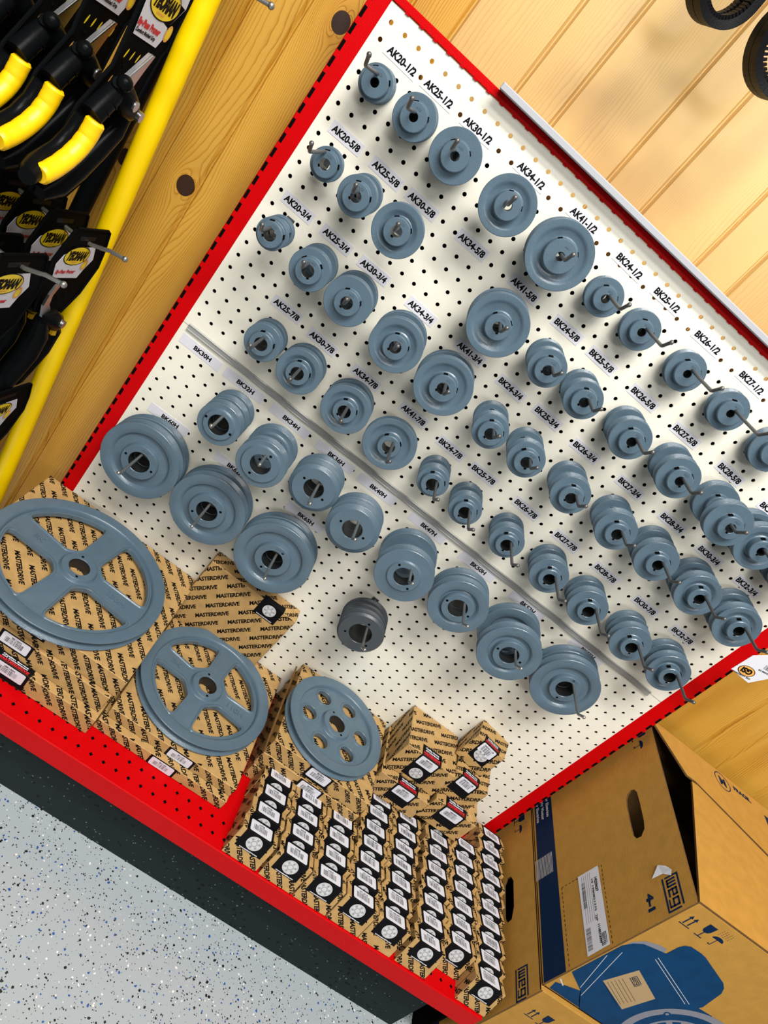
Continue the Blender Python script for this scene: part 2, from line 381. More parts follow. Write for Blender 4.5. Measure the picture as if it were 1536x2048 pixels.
# ------------------------------------------------------------------ gondola with two pegboard panels
gon = thing('gondola_rack', 'red steel display rack with cream pegboard panels standing against the pine wall', 'display rack', (23, 0, -53))
GO = (23, 0, -53)
def pegpanel(z_top, z_bot, rows):
    mb = MB(); x0, x1 = -.62, 46.6; t = .09; hr = .135; NS = 12
    # cells of 1 inch centred on holes; margins filled with quads
    c0, c1 = 0, 46
    zt, zb = -rows[0]+.5, -rows[-1]-.5
    def q(xa, xb, za, zb_): mb.add([(xa, 0, za), (xb, 0, za), (xb, 0, zb_), (xa, 0, zb_)], [(0, 1, 2, 3)])
    q(x0, c0-.5, z_bot, z_top); q(c1+.5, x1, z_bot, z_top) if c1+.5 < x1 else None
    q(c0-.5, c1+.5, zt, z_top); q(c0-.5, c1+.5, z_bot, zb)
    ring = [(math.cos(2*PI*(k+.5)/NS), math.sin(2*PI*(k+.5)/NS)) for k in range(NS)]
    sq = []
    for a, b in ring:
        m_ = max(abs(a), abs(b)); sq.append((a/m_*.5, b/m_*.5))
    for r_ in rows:
        for c in range(c0, c1+1):
            vs = [(c+a*hr, 0, -r_+b*hr) for a, b in ring]+[(c+a, 0, -r_+b) for a, b in sq]+[(c+a*hr, t, -r_+b*hr) for a, b in ring]
            fs = [(k, (k+1) % NS, NS+(k+1) % NS, NS+k) for k in range(NS)]
            fs += [(NS*2+k, NS*2+(k+1) % NS, (k+1) % NS, k) for k in range(NS)]
            # square corners
            cor = [(c+.5, 0, -r_+.5), (c-.5, 0, -r_+.5), (c-.5, 0, -r_-.5), (c+.5, 0, -r_-.5)]
            b0 = len(vs); vs += cor
            for ci in range(4):
                k = (ci*3+1) % NS
                fs.append((NS+k, NS+(k+1) % NS, b0+ci)) if False else None
            mb.add(vs, fs)
            # corner triangles
            for ci, k in enumerate((1, 4, 7, 10)):
                a, b = (c+sq[k-0][0], -r_+sq[k-0][1]), (c+sq[(k+0) % NS][0], -r_+sq[(k+0) % NS][1])
    return mb
# the ring above runs through the square's corners when NS is a multiple of 8; use 16 segments with corner hits
def pegpanel(z_top, z_bot, rows):
    mb = MB(); x0, x1 = -.62, 46.6; t = .09; hr = .135; NS = 16
    zt, zb = -rows[0]+.5, -rows[-1]-.5
    def q(xa, xb, za, zb_): mb.add([(xa, 0, za), (xb, 0, za), (xb, 0, zb_), (xa, 0, zb_)], [(0, 1, 2, 3)])
    q(x0, -.5, z_bot, z_top); q(46.5, x1, z_bot, z_top); q(-.5, 46.5, zt, z_top); q(-.5, 46.5, z_bot, zb)
    ring = [(math.cos(2*PI*k/NS), math.sin(2*PI*k/NS)) for k in range(NS)]
    sq = [(a/max(abs(a), abs(b))*.5, b/max(abs(a), abs(b))*.5) for a, b in ring]
    for r_ in rows:
        for c in range(0, 47):
            vs = [(c+a*hr, 0, -r_+b*hr) for a, b in ring]+[(c+a, 0, -r_+b) for a, b in sq]+[(c+a*hr, t, -r_+b*hr) for a, b in ring]
            fs = [(k, (k+1) % NS, NS+(k+1) % NS, NS+k) for k in range(NS)]+[(NS*2+k, NS*2+(k+1) % NS, (k+1) % NS, k) for k in range(NS)]
            mb.add(vs, fs)
    mb.add([(x0, 0, z_top), (x1, 0, z_top), (x1, t, z_top), (x0, t, z_top)], [(0, 1, 2, 3)])
    mb.add([(x0, 0, z_bot), (x1, 0, z_bot), (x1, t, z_bot), (x0, t, z_bot)], [(3, 2, 1, 0)])
    return mb
up = pegpanel(.82, -22.12, range(0, 22)).build('pegboard_panel', M['board'], gon, GO)
lo = pegpanel(-22.17, -44.5, range(23, 44)).build('pegboard_panel', M['board'], gon, GO)
for nm, xa, xb, so in (('upright', -1.72, -.6, -1), ('upright', 46.2, 47.65, 1)):
    u = MB(); u.cbox(xa, xb, -.06, 2.9, -53, 1.35, 0, .05)
    zc = .75; sxc = (xa+.05, xa+.25) if so < 0 else (xb-.27, xb-.06)
    while zc > -44:
        u.add([(sxc[0], -.066, zc), (sxc[1], -.066, zc), (sxc[1], -.066, zc-.62), (sxc[0], -.066, zc-.62)], [(3, 2, 1, 0)], 1)
        u.cbox(sxc[0]-.02 if so < 0 else sxc[1], sxc[0] if so < 0 else sxc[1]+.02, -.085, -.06, zc-.70, zc-.60, 0, .005)
        zc -= 1.0
    u.build(nm, [M['red'], M['blackmat']], gon, GO)
tr = MB(); tr.cbox(-1.72, 47.65, -.10, 1.5, .86, 1.32, 0, .04)
for k in range(0, 46): tr.cbox(k-.14+.5, k+.14+.5, -.10, .05, .80, .88, 0, .02)
tr.build('top_rail', M['red'], gon, GO)
bk = MB(); bk.cbox(-.6, 46.2, 1.5, 1.6, -52, -1.4, 0, .02); bk.build('light_block_sheet', M['blackmat'], gon, GO)  # dark sheet added behind the boards to block light in the peg holes
st = MB()
st.cbox(-.15, 44.9, -.12, 0, -22.42, -21.92, 0, .03); st.cbox(-.15, 44.9, -.17, -.10, -22.40, -22.30, 0, .02); st.cbox(-.15, 44.9, -.17, -.10, -22.02, -21.94, 0, .02)
st.build('joining_strip', M['strip'], gon, GO)
wl = MB(); wl.cbox(6.9, 47.6, -1.05, .25, 1.33, 1.73, 0, .05)
tag(wl.build('header_bar', M['whitem'], None, (27, 0, 1.42)), 'white flat metal bar lying along the top rail of the red rack', 'metal bar')
wlb = MB()
# base shelf
shelf = thing('base_shelf', 'glossy red perforated base shelf with folded front lip at the bottom of the rack', 'shelf', (23, -8, -53))
SO = (23, -8, -53)
dk = MB(); dk.cbox(-1.9, 47.7, -15.75, -.15, -44.78, -44.6, 0, .05)
def diam(cx, cy, r_=.2):
    return [(cx-r_*.9, cy-r_*.15), (cx+r_*.2, cy-r_), (cx+r_*.9, cy+r_*.15), (cx-r_*.2, cy+r_)]
for i in range(49):
    for j, yy in enumerate((-14.9, -13.8)):
        pts = diam(-1+i+(.0 if j == 0 else .5)-.5, yy, .16)
        dk.add([(a, b, -44.593) for a, b in pts], [(0, 1, 2, 3)], 1)
dk.build('deck', [M['red'], M['blackmat']], shelf, SO)
lip = MB(); lip.cbox(-1.9, 47.7, -15.85, -15.65, -46.45, -44.58, 0, .08); lip.cbox(-1.9, 47.7, -15.75, -15.0, -46.5, -46.35, 0, .03)
lip.build('front_lip', M['red'], shelf, SO)
for xa in (-1.9, 47.4):
    e_ = MB(); e_.cbox(xa, xa+.25, -14.3, -.1, -53, -44.8, 0, .03); e_.build('side_bracket', M['blackmat'], shelf, SO)  # matt black stands in for the dark void under the shelf
kp = MB(); kp.cbox(-1.9, 45.3, -14.5, -14.2, -53, -46.5, 0, .03)
tag(kp.build('kick_plate', M['kick'], shelf, SO))

# tags on the board
LABS = [('AK20-1/2', 1.65, -1.03), ('AK25-1/2', 4.34, -0.96), ('AK30-1/2', 7.35, -0.94), ('AK34-1/2', 11.38, -0.75), ('AK41-1/2', 15.49, -0.55), ('BK24-1/2', 19.48, -0.65), ('BK25-1/2', 22.69, -0.59), ('BK26-1/2', 26.53, -0.76), ('BK27-1/2', 30.55, -0.71), ('AK20-5/8', 1.51, -6.15), ('AK25-5/8', 4.58, -6.13), ('AK30-5/8', 7.38, -6.08), ('AK34-5/8', 11.29, -5.88), ('AK41-5/8', 15.56, -5.75), ('BK24-5/8', 19.4, -5.82), ('BK25-5/8', 22.48, -5.81), ('BK26-5/8', 26.3, -5.79), ('BK27-5/8', 30.26, -5.77), ('BK28-5/8', 34.48, -5.67), ('BK30-5/8', 38.74, -5.71), ('AK20-3/4', 1.44, -11.14), ('AK25-3/4', 4.5, -11.11), ('AK30-3/4', 7.5, -11.04), ('AK34-3/4', 11.47, -11.03), ('AK41-3/4', 15.67, -10.98), ('BK24-3/4', 19.37, -10.99), ('BK25-3/4', 22.58, -10.86), ('BK26-3/4', 26.24, -10.93), ('BK27-3/4', 30.43, -10.8), ('BK28-3/4', 34.58, -10.72), ('BK30-3/4', 38.43, -10.74), ('BK32-3/4', 42.32, -10.66), ('AK25-7/8', 4.52, -16.75), ('AK30-7/8', 7.66, -16.93), ('AK34-7/8', 11.45, -16.92), ('AK41-7/8', 15.63, -16.78), ('BK24-7/8', 19.21, -16.93), ('BK25-7/8', 22.27, -16.87), ('BK26-7/8', 26.34, -16.82), ('BK27-7/8', 30.3, -16.79), ('BK28-7/8', 34.32, -16.75), ('BK30-7/8', 38.49, -16.74), ('BK32-7/8', 42.43, -16.66), ('BK30H', 1.51, -23.15), ('BK32H', 5.19, -23.1), ('BK34H', 9.24, -23.06), ('BK36H', 13.38, -23.09), ('BK40H', 17.28, -23.02), ('BK47H', 22.1, -22.92), ('BK50H', 27.05, -22.89), ('BK52H', 32.16, -22.87), ('BK55H', 38.5, -22.76), ('BK60H', 2.29, -29.08), ('BK62H', 8.18, -28.99), ('BK65H', 14.6, -28.65)]
for i, (t, x, z) in enumerate(LABS):
    mb = MB(); H_ = t.endswith('H'); hw = 1.68 if H_ else 1.15; hh = .39
    an = math.radians(((i*37) % 5-2)*.5); U = (math.cos(an), 0, math.sin(an)); V = (-math.sin(an), 0, math.cos(an))
    mb.slab([(-hw, -hh), (hw, -hh), (hw, hh), (-hw, hh)], ((x, -.022, z), U, V, (0, -1, 0)), .02, 0)
    mb.text(t, (x+(.15 if H_ else 0), -.027, z), U, V, w=1.42 if H_ else 2.0, h=.34 if H_ else .40, mi=1, bold=.014)
    mb.build('paper_label', [M['white'], M['ink']], up if z > -22 else lo, GO)

# ------------------------------------------------------------------ hooks and pulleys
HOOKS = [('AK20-1/2', 1.27, -1.82, -2.1, 1.4, -2.77, 2.0), ('AK25-1/2', 4.11, -1.94, -2.6, 4.22, -2.7, 2.5), ('AK30-1/2', 7.08, -1.95, -3.0, 7.3, -2.72, 3.0), ('AK34-1/2', 11.1, -2.05, -3.4, 11.28, -2.74, 3.35), ('AK41-1/2', 15.32, -2.16, -3.7, 15.36, -2.8, 3.97), ('BK24-1/2', 19.38, -2.08, -2.2, 19.3, -2.88, 2.37), ('BK25-1/2', 22.54, -2.02, -1.9, 22.46, -2.88, 2.49), ('BK26-1/2', 26.48, -1.98, -1.9, 26.44, -2.85, 2.54), ('BK27-1/2', 30.4, -2.0, -1.9, 30.33, -2.84, 2.61), ('BK28-1/2', 34.4, -2.0, -1.9, 34.4, -2.84, 2.85), ('AK20-5/8', 1.31, -6.72, -2.4, 1.7, -7.77, 1.95), ('AK25-5/8', 4.31, -6.8, -4.6, 4.39, -7.65, 2.3), ('AK30-5/8', 7.24, -6.86, -4.6, 7.32, -7.6, 3.06), ('AK41-5/8', 15.31, -7.17, -4.2, 15.33, -7.92, 3.84), ('BK24-5/8', 19.34, -7.04, -4.5, 19.27, -7.84, 2.4), ('BK25-5/8', 22.5, -7.07, -4.1, 22.41, -7.9, 2.47), ('BK26-5/8', 26.57, -6.97, -3.8, 26.52, -7.84, 2.7), ('BK27-5/8', 30.52, -6.87, -4.2, 30.48, -7.62, 2.8), ('BK28-5/8', 34.45, -6.86, -5.2, 34.67, -7.57, 3.04), ('BK30-5/8', 38.4, -6.9, -3.6, 38.39, -7.62, 3.3), ('BK32-5/8', 42.3, -6.9, -3.4, 42.3, -7.62, 3.35), ('AK20-3/4', 1.49, -11.63, -4.4, 1.66, -12.5, 1.9), ('AK25-3/4', 4.42, -11.73, -4.6, 4.63, -12.63, 2.53), ('AK30-3/4', 7.48, -11.76, -4.6, 7.52, -12.6, 2.99), ('AK34-3/4', 11.34, -11.92, -4.6, 11.4, -12.75, 3.42), ('AK41-3/4', 15.28, -12.05, -4.2, 15.32, -12.9, 3.82), ('BK24-3/4', 19.33, -12.11, -4.9, 19.36, -12.96, 2.35), ('BK25-3/4', 22.37, -12.09, -4.9, 22.33, -12.87, 2.47), ('BK26-3/4', 26.3, -11.96, -4.7, 26.21, -12.83, 2.65), ('BK27-3/4', 30.4, -11.89, -4.5, 30.32, -12.74, 2.8), ('BK28-3/4', 34.34, -11.82, -3.9, 34.26, -12.71, 3.02), ('BK30-3/4', 38.37, -11.73, -3.8, 38.3, -12.67, 3.21), ('BK32-3/4', 42.22, -11.6, -3.8, 42.16, -12.6, 3.34), ('AK25-7/8', 4.68, -17.59, -3.3, 4.77, -18.6, 2.5), ('AK30-7/8', 7.68, -17.67, -3.3, 7.7, -18.6, 3.05), ('AK34-7/8', 11.59, -17.7, -3.3, 11.6, -18.6, 3.38), ('AK41-7/8', 15.47, -17.76, -2.9, 15.4, -18.7, 3.75), ('BK24-7/8', 19.35, -17.73, -3.6, 19.23, -18.55, 2.22), ('BK25-7/8', 22.38, -17.82, -3.5, 22.26, -18.69, 2.34), ('BK26-7/8', 26.2, -17.82, -3.4, 26.09, -18.65, 2.5), ('BK27-7/8', 30.28, -17.68, -3.4, 30.12, -18.63, 2.82), ('BK28-7/8', 34.23, -17.67, -3.3, 34.04, -18.72, 2.94), ('BK30-7/8', 38.29, -17.6, -3.8, 38.13, -18.59, 3.02), ('BK32-7/8', 42.25, -17.53, -3.7, 42.06, -18.56, 3.21), ('BK32H', 5.58, -23.45, -4.0, 5.68, -24.75, 3.06), ('BK34H', 9.41, -23.52, -4.6, 9.46, -24.85, 3.53), ('BK36H', 13.46, -23.54, -3.1, 13.39, -24.6, 3.69), ('BK40H', 17.24, -23.61, -3.8, 17.25, -24.9, 3.93), ('BK47H', 22.16, -23.59, -4.6, 22.12, -24.95, 4.32), ('BK50H', 27.07, -23.61, -3.7, 26.98, -24.77, 4.52), ('BK52H', 32.08, -23.67, -4.5, 32.06, -24.81, 4.81), ('BK55H', 38.14, -23.69, -3.1, 37.99, -24.92, 5.36), ('BK60H', 2.56, -30.49, -3.0, 2.68, -31.64, 5.92), ('BK62H', 8.44, -30.47, -2.9, 8.56, -31.61, 5.77), ('BK65H', 14.5, -30.35, -3.1, 14.51, -31.46, 6.03), ('black', 23.21, -30.21, -3.9, 23.14, -31.5, 3.66)]
BORE = {'1/2': .5, '5/8': .625, '3/4': .75, '7/8': .875}
HUBD = {'BK24-1/2': 1.45, 'BK25-1/2': 1.45, 'AK41-1/2': 1.95, 'AK30-1/2': 1.65, 'AK41-5/8': 1.6, 'AK41-3/4': 1.75, 'AK20-5/8': 1.5, 'AK20-3/4': 1.55}
def groove(R_, d0, w_, dep=.42):
    e = min(.09, w_*.14); m_ = d0+w_/2
    return [(R_-.03, d0), (R_, d0+.03), (R_, d0+e), (R_-dep, m_-.11), (R_-dep, m_+.11), (R_, d0+w_-e), (R_, d0+w_-.03), (R_-.03, d0+w_)]
def pulley_part(kind, OD, bore, hubD, grooves=1):
    """returns profile (radius, depth) and total thickness"""
    R_, b, h = OD/2, bore/2, hubD/2
    if kind == 'A' or kind == 'B':
        hp = .42 if kind == 'A' else .46; rw = .62 if kind == 'A' else .84
        p = [(b, .03), (b+.03, 0), (h-.05, 0), (h, .05)]
        if R_-h > .72:                                  # dished web between hub and rim
            dish = .20; ri = R_-.50
            p += [(h+.02, hp+dish-.05), (h+.09, hp+dish), (ri-.16, hp+dish-.03), (ri-.02, hp+.10), (ri+.10, hp+.01), (ri+.16, hp)]
        else:
            p += [(h+.01, hp-.05), (h+.06, hp)]
        p += groove(R_, hp, rw); T = hp+rw
        p += [(h+.1, T), (h, T), (h-.02, T+.08), (b, T+.08)]
        return p+[(b, .03)], T+.08, hp
    # H: taper-bushed, wide bore
    p = [(b, .05), (b+.04, 0), (h-.05, 0), (h, .06)]; hp = .13
    if R_-h > 1.0:
        ri = R_-.72
        p += [(h+.02, .34), (h+.10, .38), (ri-.18, .36), (ri-.03, .16), (ri+.05, .13), (ri+.25, .11), (R_-.40, .10)]
    elif R_-h > .35:
        p += [(h+.03, .10), (h+.10, .13)]
    gw = .86
    for g_ in range(grooves): p += groove(R_, .13+g_*gw*.72, gw if g_ == 0 else gw)[(0 if g_ == 0 else 2):]
    T = .13+gw+(grooves-1)*gw*.72
    p += [(h+.1, T), (h, T+.02), (h-.03, T+.10), (b, T+.10)]
    return p+[(b, .05)], T+.1, hp
ORD = ['first', 'second', 'third', 'fourth', 'fifth', 'sixth', 'seventh', 'eighth', 'ninth', 'tenth', 'eleventh', 'twelfth']
ROWN = {'1/2': 'upper board top row', '5/8': 'upper board second row', '3/4': 'upper board third row', '7/8': 'upper board bottom row'}
cnt = {}
for n_, cx, zt, yf, px, pz, OD in HOOKS:
    suf = n_.split('-')[-1] if '-' in n_ else None
    if suf: kind = n_[0]; bore = BORE[suf]; row = ROWN[suf]
    else:
        kind = 'H'; bore = 1.45 if OD < 5.5 else 1.6
        row = 'lower board first row' if zt > -25 else 'lower board second row'
    k = cnt.get(row, 0); cnt[row] = k+1
    place = '%s, %s hook from left' % (row, ORD[k])
    zw = zt-.5
    # ---- hook
    hk = thing('peg_hook', 'zinc wire peg hook, %s' % place if n_ != 'black' else 'zinc wire peg hook carrying the charcoal pulley', 'peg hook', (cx, 0, zw), 'wire hooks on the pegboard')
    mw = MB(); rr = .105
    mw.tube([(cx, .35, zw+.1), (cx, .12, zw), (cx, -1, zw), (cx, -3.5, zw-.02), (cx, -6.15, zw), (cx, -6.35, zw+.05), (cx, -6.5, zw+.16), (cx, -6.93, zt-.04), (cx, -7.0, zt)], rr, 12)
    mw.ball((cx, -6.99, zt-.01), .135, 12)
    mw.build('wire', M['zinc'] if suf is None else M['darkzinc'], hk, (cx, 0, zw))
    mp = MB(); mp.cbox(cx-.28, cx+.28, -.10, -.03, zw-.95, zw+.22, 0, .03); mp.build('mounting_plate', M['paint_dark'], hk, (cx, 0, zw))
    # ---- pulleys
    hubD = HUBD.get(n_, (1.6 if kind == 'B' else 1.58)) if suf else (2.2 if OD < 3.2 else 2.45)
    if suf: hubD = min(hubD, OD-.35)
    if n_ in ('BK36H',): hubD = 3.2
    if n_ in ('BK40H',): hubD = 3.3
    if n_ in ('BK60H', 'BK62H', 'BK65H'): hubD = 2.75
    if n_ in ('BK34H',): hubD = 2.7
    if n_ == 'black': hubD = 3.45; bore = 1.75
    gr = 3 if n_ in ('black',) else 1
    prof, T, hp = pulley_part(kind, OD, bore, hubD, gr)
    single = n_ in ('AK34-1/2', 'BK24-1/2', 'BK25-1/2', 'BK26-1/2', 'BK27-1/2', 'BK28-1/2', 'AK20-5/8', 'AK30-5/8', 'AK41-7/8', 'black')
    sp_ = T+.02
    if n_ in ('AK25-5/8', 'AK25-3/4', 'AK30-3/4', 'AK34-3/4'): sp_ = 1.95
    if n_ in ('AK20-3/4', 'AK41-3/4', 'AK41-5/8'): sp_ = 1.3
    if suf in ('5/8', '3/4') and kind == 'B': sp_ = 2.0 if n_ not in ('BK30-3/4', 'BK32-3/4', 'BK28-3/4') else 1.75
    if n_ == 'BK28-5/8': sp_ = 2.9
    if n_ in ('BK34H', 'BK47H', 'BK52H'): sp_ = 2.4
    cols = 'charcoal' if n_ == 'black' else 'blue-grey'
    nm = 'vee_belt_pulley'
    lab = ('%s %s pulley, %s' % ('lone' if single else 'front', cols, place)) if n_ != 'black' else 'charcoal three-groove pulley hanging alone below the blue-grey ones'
    base = thing(nm, lab, 'pulley', (px, yf, pz), 'pulleys on the pegboard hooks')
    pm = MB(); pm.lathe(prof, (px, yf, pz), 'y', 56, 0, [1 if (i == len(prof)-2 or i == len(prof)-1) else 0 for i in range(len(prof)-1)])
    pm.build('sheave', [M['paint'] if n_ != 'black' else M['paint_dark'], M['bore']], base, (px, yf, pz))
    a0 = random.uniform(-.3, .3)
    if suf:
        for an in (.75+a0, 2.3+a0):
            q = MB(); u = Vector((math.cos(an), 0, math.sin(an))); t_ = Vector((-u.z, 0, u.x)); c_ = Vector((px, yf+hp*.62, pz))+u*(hubD/2+.005)
            vs = [c_+t_*(a*.13)+Vector((0, b*.13, 0)) for a, b in ((-1, -1), (1, -1), (1, 1), (-1, 1))]; vs += [v+u*.05 for v in vs]
            q.add(vs, [(0, 1, 2, 3), (4, 5, 6, 7), (0, 1, 5, 4), (1, 2, 6, 5), (2, 3, 7, 6), (3, 0, 4, 7)]); q.build('set_screw', M['blackmat'], base, (px, yf, pz))
        if bore > .6:
            q = MB(); an = -1.6+a0*3; u = Vector((math.cos(an), 0, math.sin(an))); t_ = Vector((-u.z, 0, u.x)); c_ = Vector((px, yf-.004, pz))+u*(bore/2+.04)
            q.add([c_+t_*a+u*b for a, b in ((-.08, -.06), (.08, -.06), (.08, .05), (-.08, .05))], [(0, 1, 2, 3)]); q.build('keyway', M['blackmat'], base, (px, yf, pz))
    else:
        a0 = {'BK32H': 0, 'BK34H': 1.35, 'BK36H': -.25, 'BK40H': 0, 'BK47H': -.6, 'BK50H': 0, 'BK52H': .1, 'BK55H': 1.7, 'BK60H': 0, 'BK62H': .7, 'BK65H': 1.3}.get(n_, .4)
        for an in ((a0, a0+PI) if n_ != 'black' else (1.6, -.5, 3.7)):
            q = MB(); rr_ = min(bore/2+.28, hubD/2-.12); c_ = (px+rr_*math.cos(an), 0, pz+rr_*math.sin(an))
            q.lathe([(.001, yf-.006), (.085, yf-.006), (.10, yf-.002)], (c_[0], 0, c_[2]), 'y', 14); q.build('threaded_hole', M['blackmat'], base, (px, yf, pz))
    # cast size mark on the hub face
    if suf or OD > 4.9:
        q = MB(); rr_ = (bore/2+hubD/2)/2 if suf else (bore/2+hubD/2)/2
        s_ = n_.split('-')[0] if suf else n_
        text_solid(q, s_, (px, yf-.006, pz+rr_), (1, 0, 0), (0, 0, 1), .36 if suf else .6, .13, .03); q.build('cast_mark', M['paint'], base, (px, yf, pz))
    if not single:
        yy = yf+sp_
        if yy+T > -.12: yy = -.12-T
        if suf == '7/8' or kind == 'H':                       # turned round behind the front one
            dup(base, W(px, yy+T-.08 if False else yy, pz), 'rear %s pulley, %s' % (cols, place))
        else:
            dup(base, W(px, yy, pz), 'rear %s pulley, %s' % (cols, place))
        if n_ in ('AK20-1/2', 'BK32H', 'BK30-7/8', 'BK32-7/8', 'BK28-7/8') and yf+2*sp_+T < -.12:
            dup(base, W(px, yf+2*sp_, pz), 'rearmost of three %s pulleys, %s' % (cols, place))

# ------------------------------------------------------------------ big spoked / holed pulleys lying flat
def arc(cx, cy, r_, a0, a1, n): return [(cx+r_*math.cos(a0+(a1-a0)*i/n), cy+r_*math.sin(a0+(a1-a0)*i/n)) for i in range(n+1)]
def round_poly(pts, rad, n=5):
    out = []
    for i in range(len(pts)):
        p0, p1, p2 = Vector(pts[i-1]), Vector(pts[i]), Vector(pts[(i+1) % len(pts)])
        a = (p0-p1); b = (p2-p1); ra = min(rad, a.length*.45, b.length*.45); a.normalize(); b.normalize()
        s_, e_ = p1+a*ra, p1+b*ra
        for k in range(n+1):
            t = k/n; q = s_*(1-t)**2+p1*2*t*(1-t)+e_*t*t; out.append((q.x, q.y))
    return out
def big_pulley(name_lab, cx, cy, cz, R_, kind, rot, txt):
    """face up at cz"""
    O_ = (cx, cy, cz-1)
    t = thing('large_pulley', name_lab, 'pulley', O_, 'large pulleys lying on cartons')
    rim = MB(); ri = R_-.95
    wt = .30                                          # web depth below the rim face
    prof = [(ri, wt), (ri+.05, .10), (ri+.12, .03), (ri+.20, 0)]+groove(R_, 0, .86, .45)+[(ri+.1, .86), (ri, .70), (ri, wt)]
    rim.lathe(prof, (cx, cy, cz), 'z', 128); rim.build('rim', M['paint'], t, O_)
    hub = MB(); b = .75; h = 1.28
    hub.lathe([(b, .05), (b+.04, .0), (h-.05, 0), (h, .05), (h+.05, wt-.04), (h+.10, wt), (h+.1, .6), (h, 1.0), (b, 1.0), (b, .05)], (cx, cy, cz), 'z', 64, 0, [0]*8+[1]); hub.build('hub', [M['paint'], M['bore']], t, O_)
    # web with openings, made by bridging outline rings
    bm = bmesh.new()
    holes = []
    if kind == 'spoke':
        for k in range(4):
            am = rot+k*PI/2+PI/4; r1 = ri-.28; r0 = h+.55; sw = .78 if R_ > 6 else .68
            def pt(r_, side):       # point at radius r_ a half-spoke-width from the spoke centre line
                aa = math.asin(min(.95, sw*(1.0+.25*(r_-r0)/(r1-r0))/r_)); return aa
            a_in = PI/4-pt(r0, 0); a_out = PI/4-pt(r1, 0)
            outer = arc(0, 0, r1, am-a_out, am+a_out, 14); mid = [(r0*math.cos(am+a_in*.9), r0*math.sin(am+a_in*.9)), (r0*.93*math.cos(am), r0*.93*math.sin(am)), (r0*math.cos(am-a_in*.9), r0*math.sin(am-a_in*.9))]
            ring = outer+mid
            # round the corners at the rim
            c1 = ring[0]; c2 = ring[14]
            core = [ring[0]]+ring[2:13:1]+[ring[14]]+mid
            core = ring[:]
            sm = []
            L_ = len(core)
            for i in range(L_):
                if i in (0, 14, 15, 17): 
                    p0, p1, p2 = Vector(core[i-1]), Vector(core[i]), Vector(core[(i+1) % L_])
                    a = p0-p1; b_ = p2-p1; ra = .62 if i in (0, 14) else .3; ra = min(ra, max(a.length, b_.length)*.45)
                    a.normalize(); b_.normalize(); s_ = p1+a*min(ra, (p0-p1).length*.95 if i in (0, 14) else ra); e_ = p1+b_*min(ra, (p2-p1).length*.95)
                    for q_ in range(6): tt = q_/5; q = s_*(1-tt)**2+p1*2*tt*(1-tt)+e_*tt*tt; sm.append((q.x, q.y))
                else: sm.append(core[i])
            holes.append(sm)
    else:
        for k in range(6):
            am = rot+k*PI/3; rc = (h+ri)/2+.12; holes.append(arc(rc*math.cos(am), rc*math.sin(am), .66, 0, 2*PI*(31/32), 31))
    outer = arc(0, 0, ri+.05, 0, 2*PI*(95/96), 95); inner = arc(0, 0, h+.02, 0, 2*PI*(47/48), 47)
    edges = []
    for loop in [outer, inner]+holes:
        vs = [bm.verts.new((a, b_, 0)) for a, b_ in loop]
        edges += [bm.edges.new((vs[i-1], vs[i])) for i in range(len(vs))]
    bmesh.ops.triangle_fill(bm, use_beauty=True, use_dissolve=False, edges=edges, normal=(0, 0, 1))
    # drop any face that landed inside a hole
    def inside(p, lp):
        c = False
        for i in range(len(lp)):
            a, b_ = lp[i-1], lp[i]
            if (a[1] > p.y) != (b_[1] > p.y) and p.x < (b_[0]-a[0])*(p.y-a[1])/(b_[1]-a[1])+a[0]: c = not c
        return c
    for f_ in [f_ for f_ in bm.faces if any(inside(f_.calc_center_median(), lp) for lp in holes+[inner])]: bm.faces.remove(f_)
    bm.verts.index_update(); bm.normal_update()
    wv = [(cx+v.co.x, cy+v.co.y) for v in bm.verts]; wf = [tuple(v.index for v in (f_.verts if f_.normal.z > 0 else reversed(f_.verts))) for f_ in bm.faces]
    bm.free()
    web = MB(); web.add([(a, b_, cz-wt) for a, b_ in wv], wf); web.add([(a, b_, cz-wt-.34) for a, b_ in wv], [f_[::-1] for f_ in wf])
    for lp in holes:
        n = len(lp); vs = [(cx+a, cy+b_, cz-wt+.09) for a, b_ in lp]
        cen = (sum(a for a, b_ in lp)/n, sum(b_ for a, b_ in lp)/n)
        def grow(p, g_):
            dx, dy = p[0]-cen[0], p[1]-cen[1]; l_ = math.hypot(dx, dy); return (cx+p[0]+dx/l_*g_, cy+p[1]+dy/l_*g_)
        r1 = [(*grow(p, .22), cz-wt+.002) for p in lp]; r2 = [(*grow(p, .12), cz-wt+.07) for p in lp]; r3 = [(*grow(p, .02), cz-wt+.07) for p in lp]; r4 = [(*grow(p, -.02), cz-wt+.02) for p in lp]; r5 = [(cx+p[0], cy+p[1], cz-wt-.36) for p in lp]
        web.add(r1+r2+r3+r4+r5, [(j*n+i, j*n+(i+1) % n, (j+1)*n+(i+1) % n, (j+1)*n+i) for j in range(4) for i in range(n)], 0, True)
    web.build('web', M['paint'], t, O_)
    for an in (rot+2.0, rot+2.0+PI):
        q = MB(); q.lathe([(.001, -.006), (.09, -.006), (.10, 0)], (cx+1.02*math.cos(an), cy+1.02*math.sin(an), cz), 'z', 14); q.build('threaded_hole', M['blackmat'], t, O_)
    if txt:
        rr_ = (h+ri)/2
        for s_, an in zip(txt, (rot+PI, rot)):
            q = MB(); U = Vector((math.cos(rot), math.sin(rot), 0)); V = Vector((-math.sin(rot), math.cos(rot), 0)); sg = -1
            c_ = Vector((cx+rr_*math.cos(an), cy+rr_*math.sin(an), cz-wt+.02))
            text_solid(q, s_, c_, U, V, .85 if s_ == 'BK' else 1.5, .46, .10)
            q.build('cast_mark', M['paint'], t, O_)
    return t

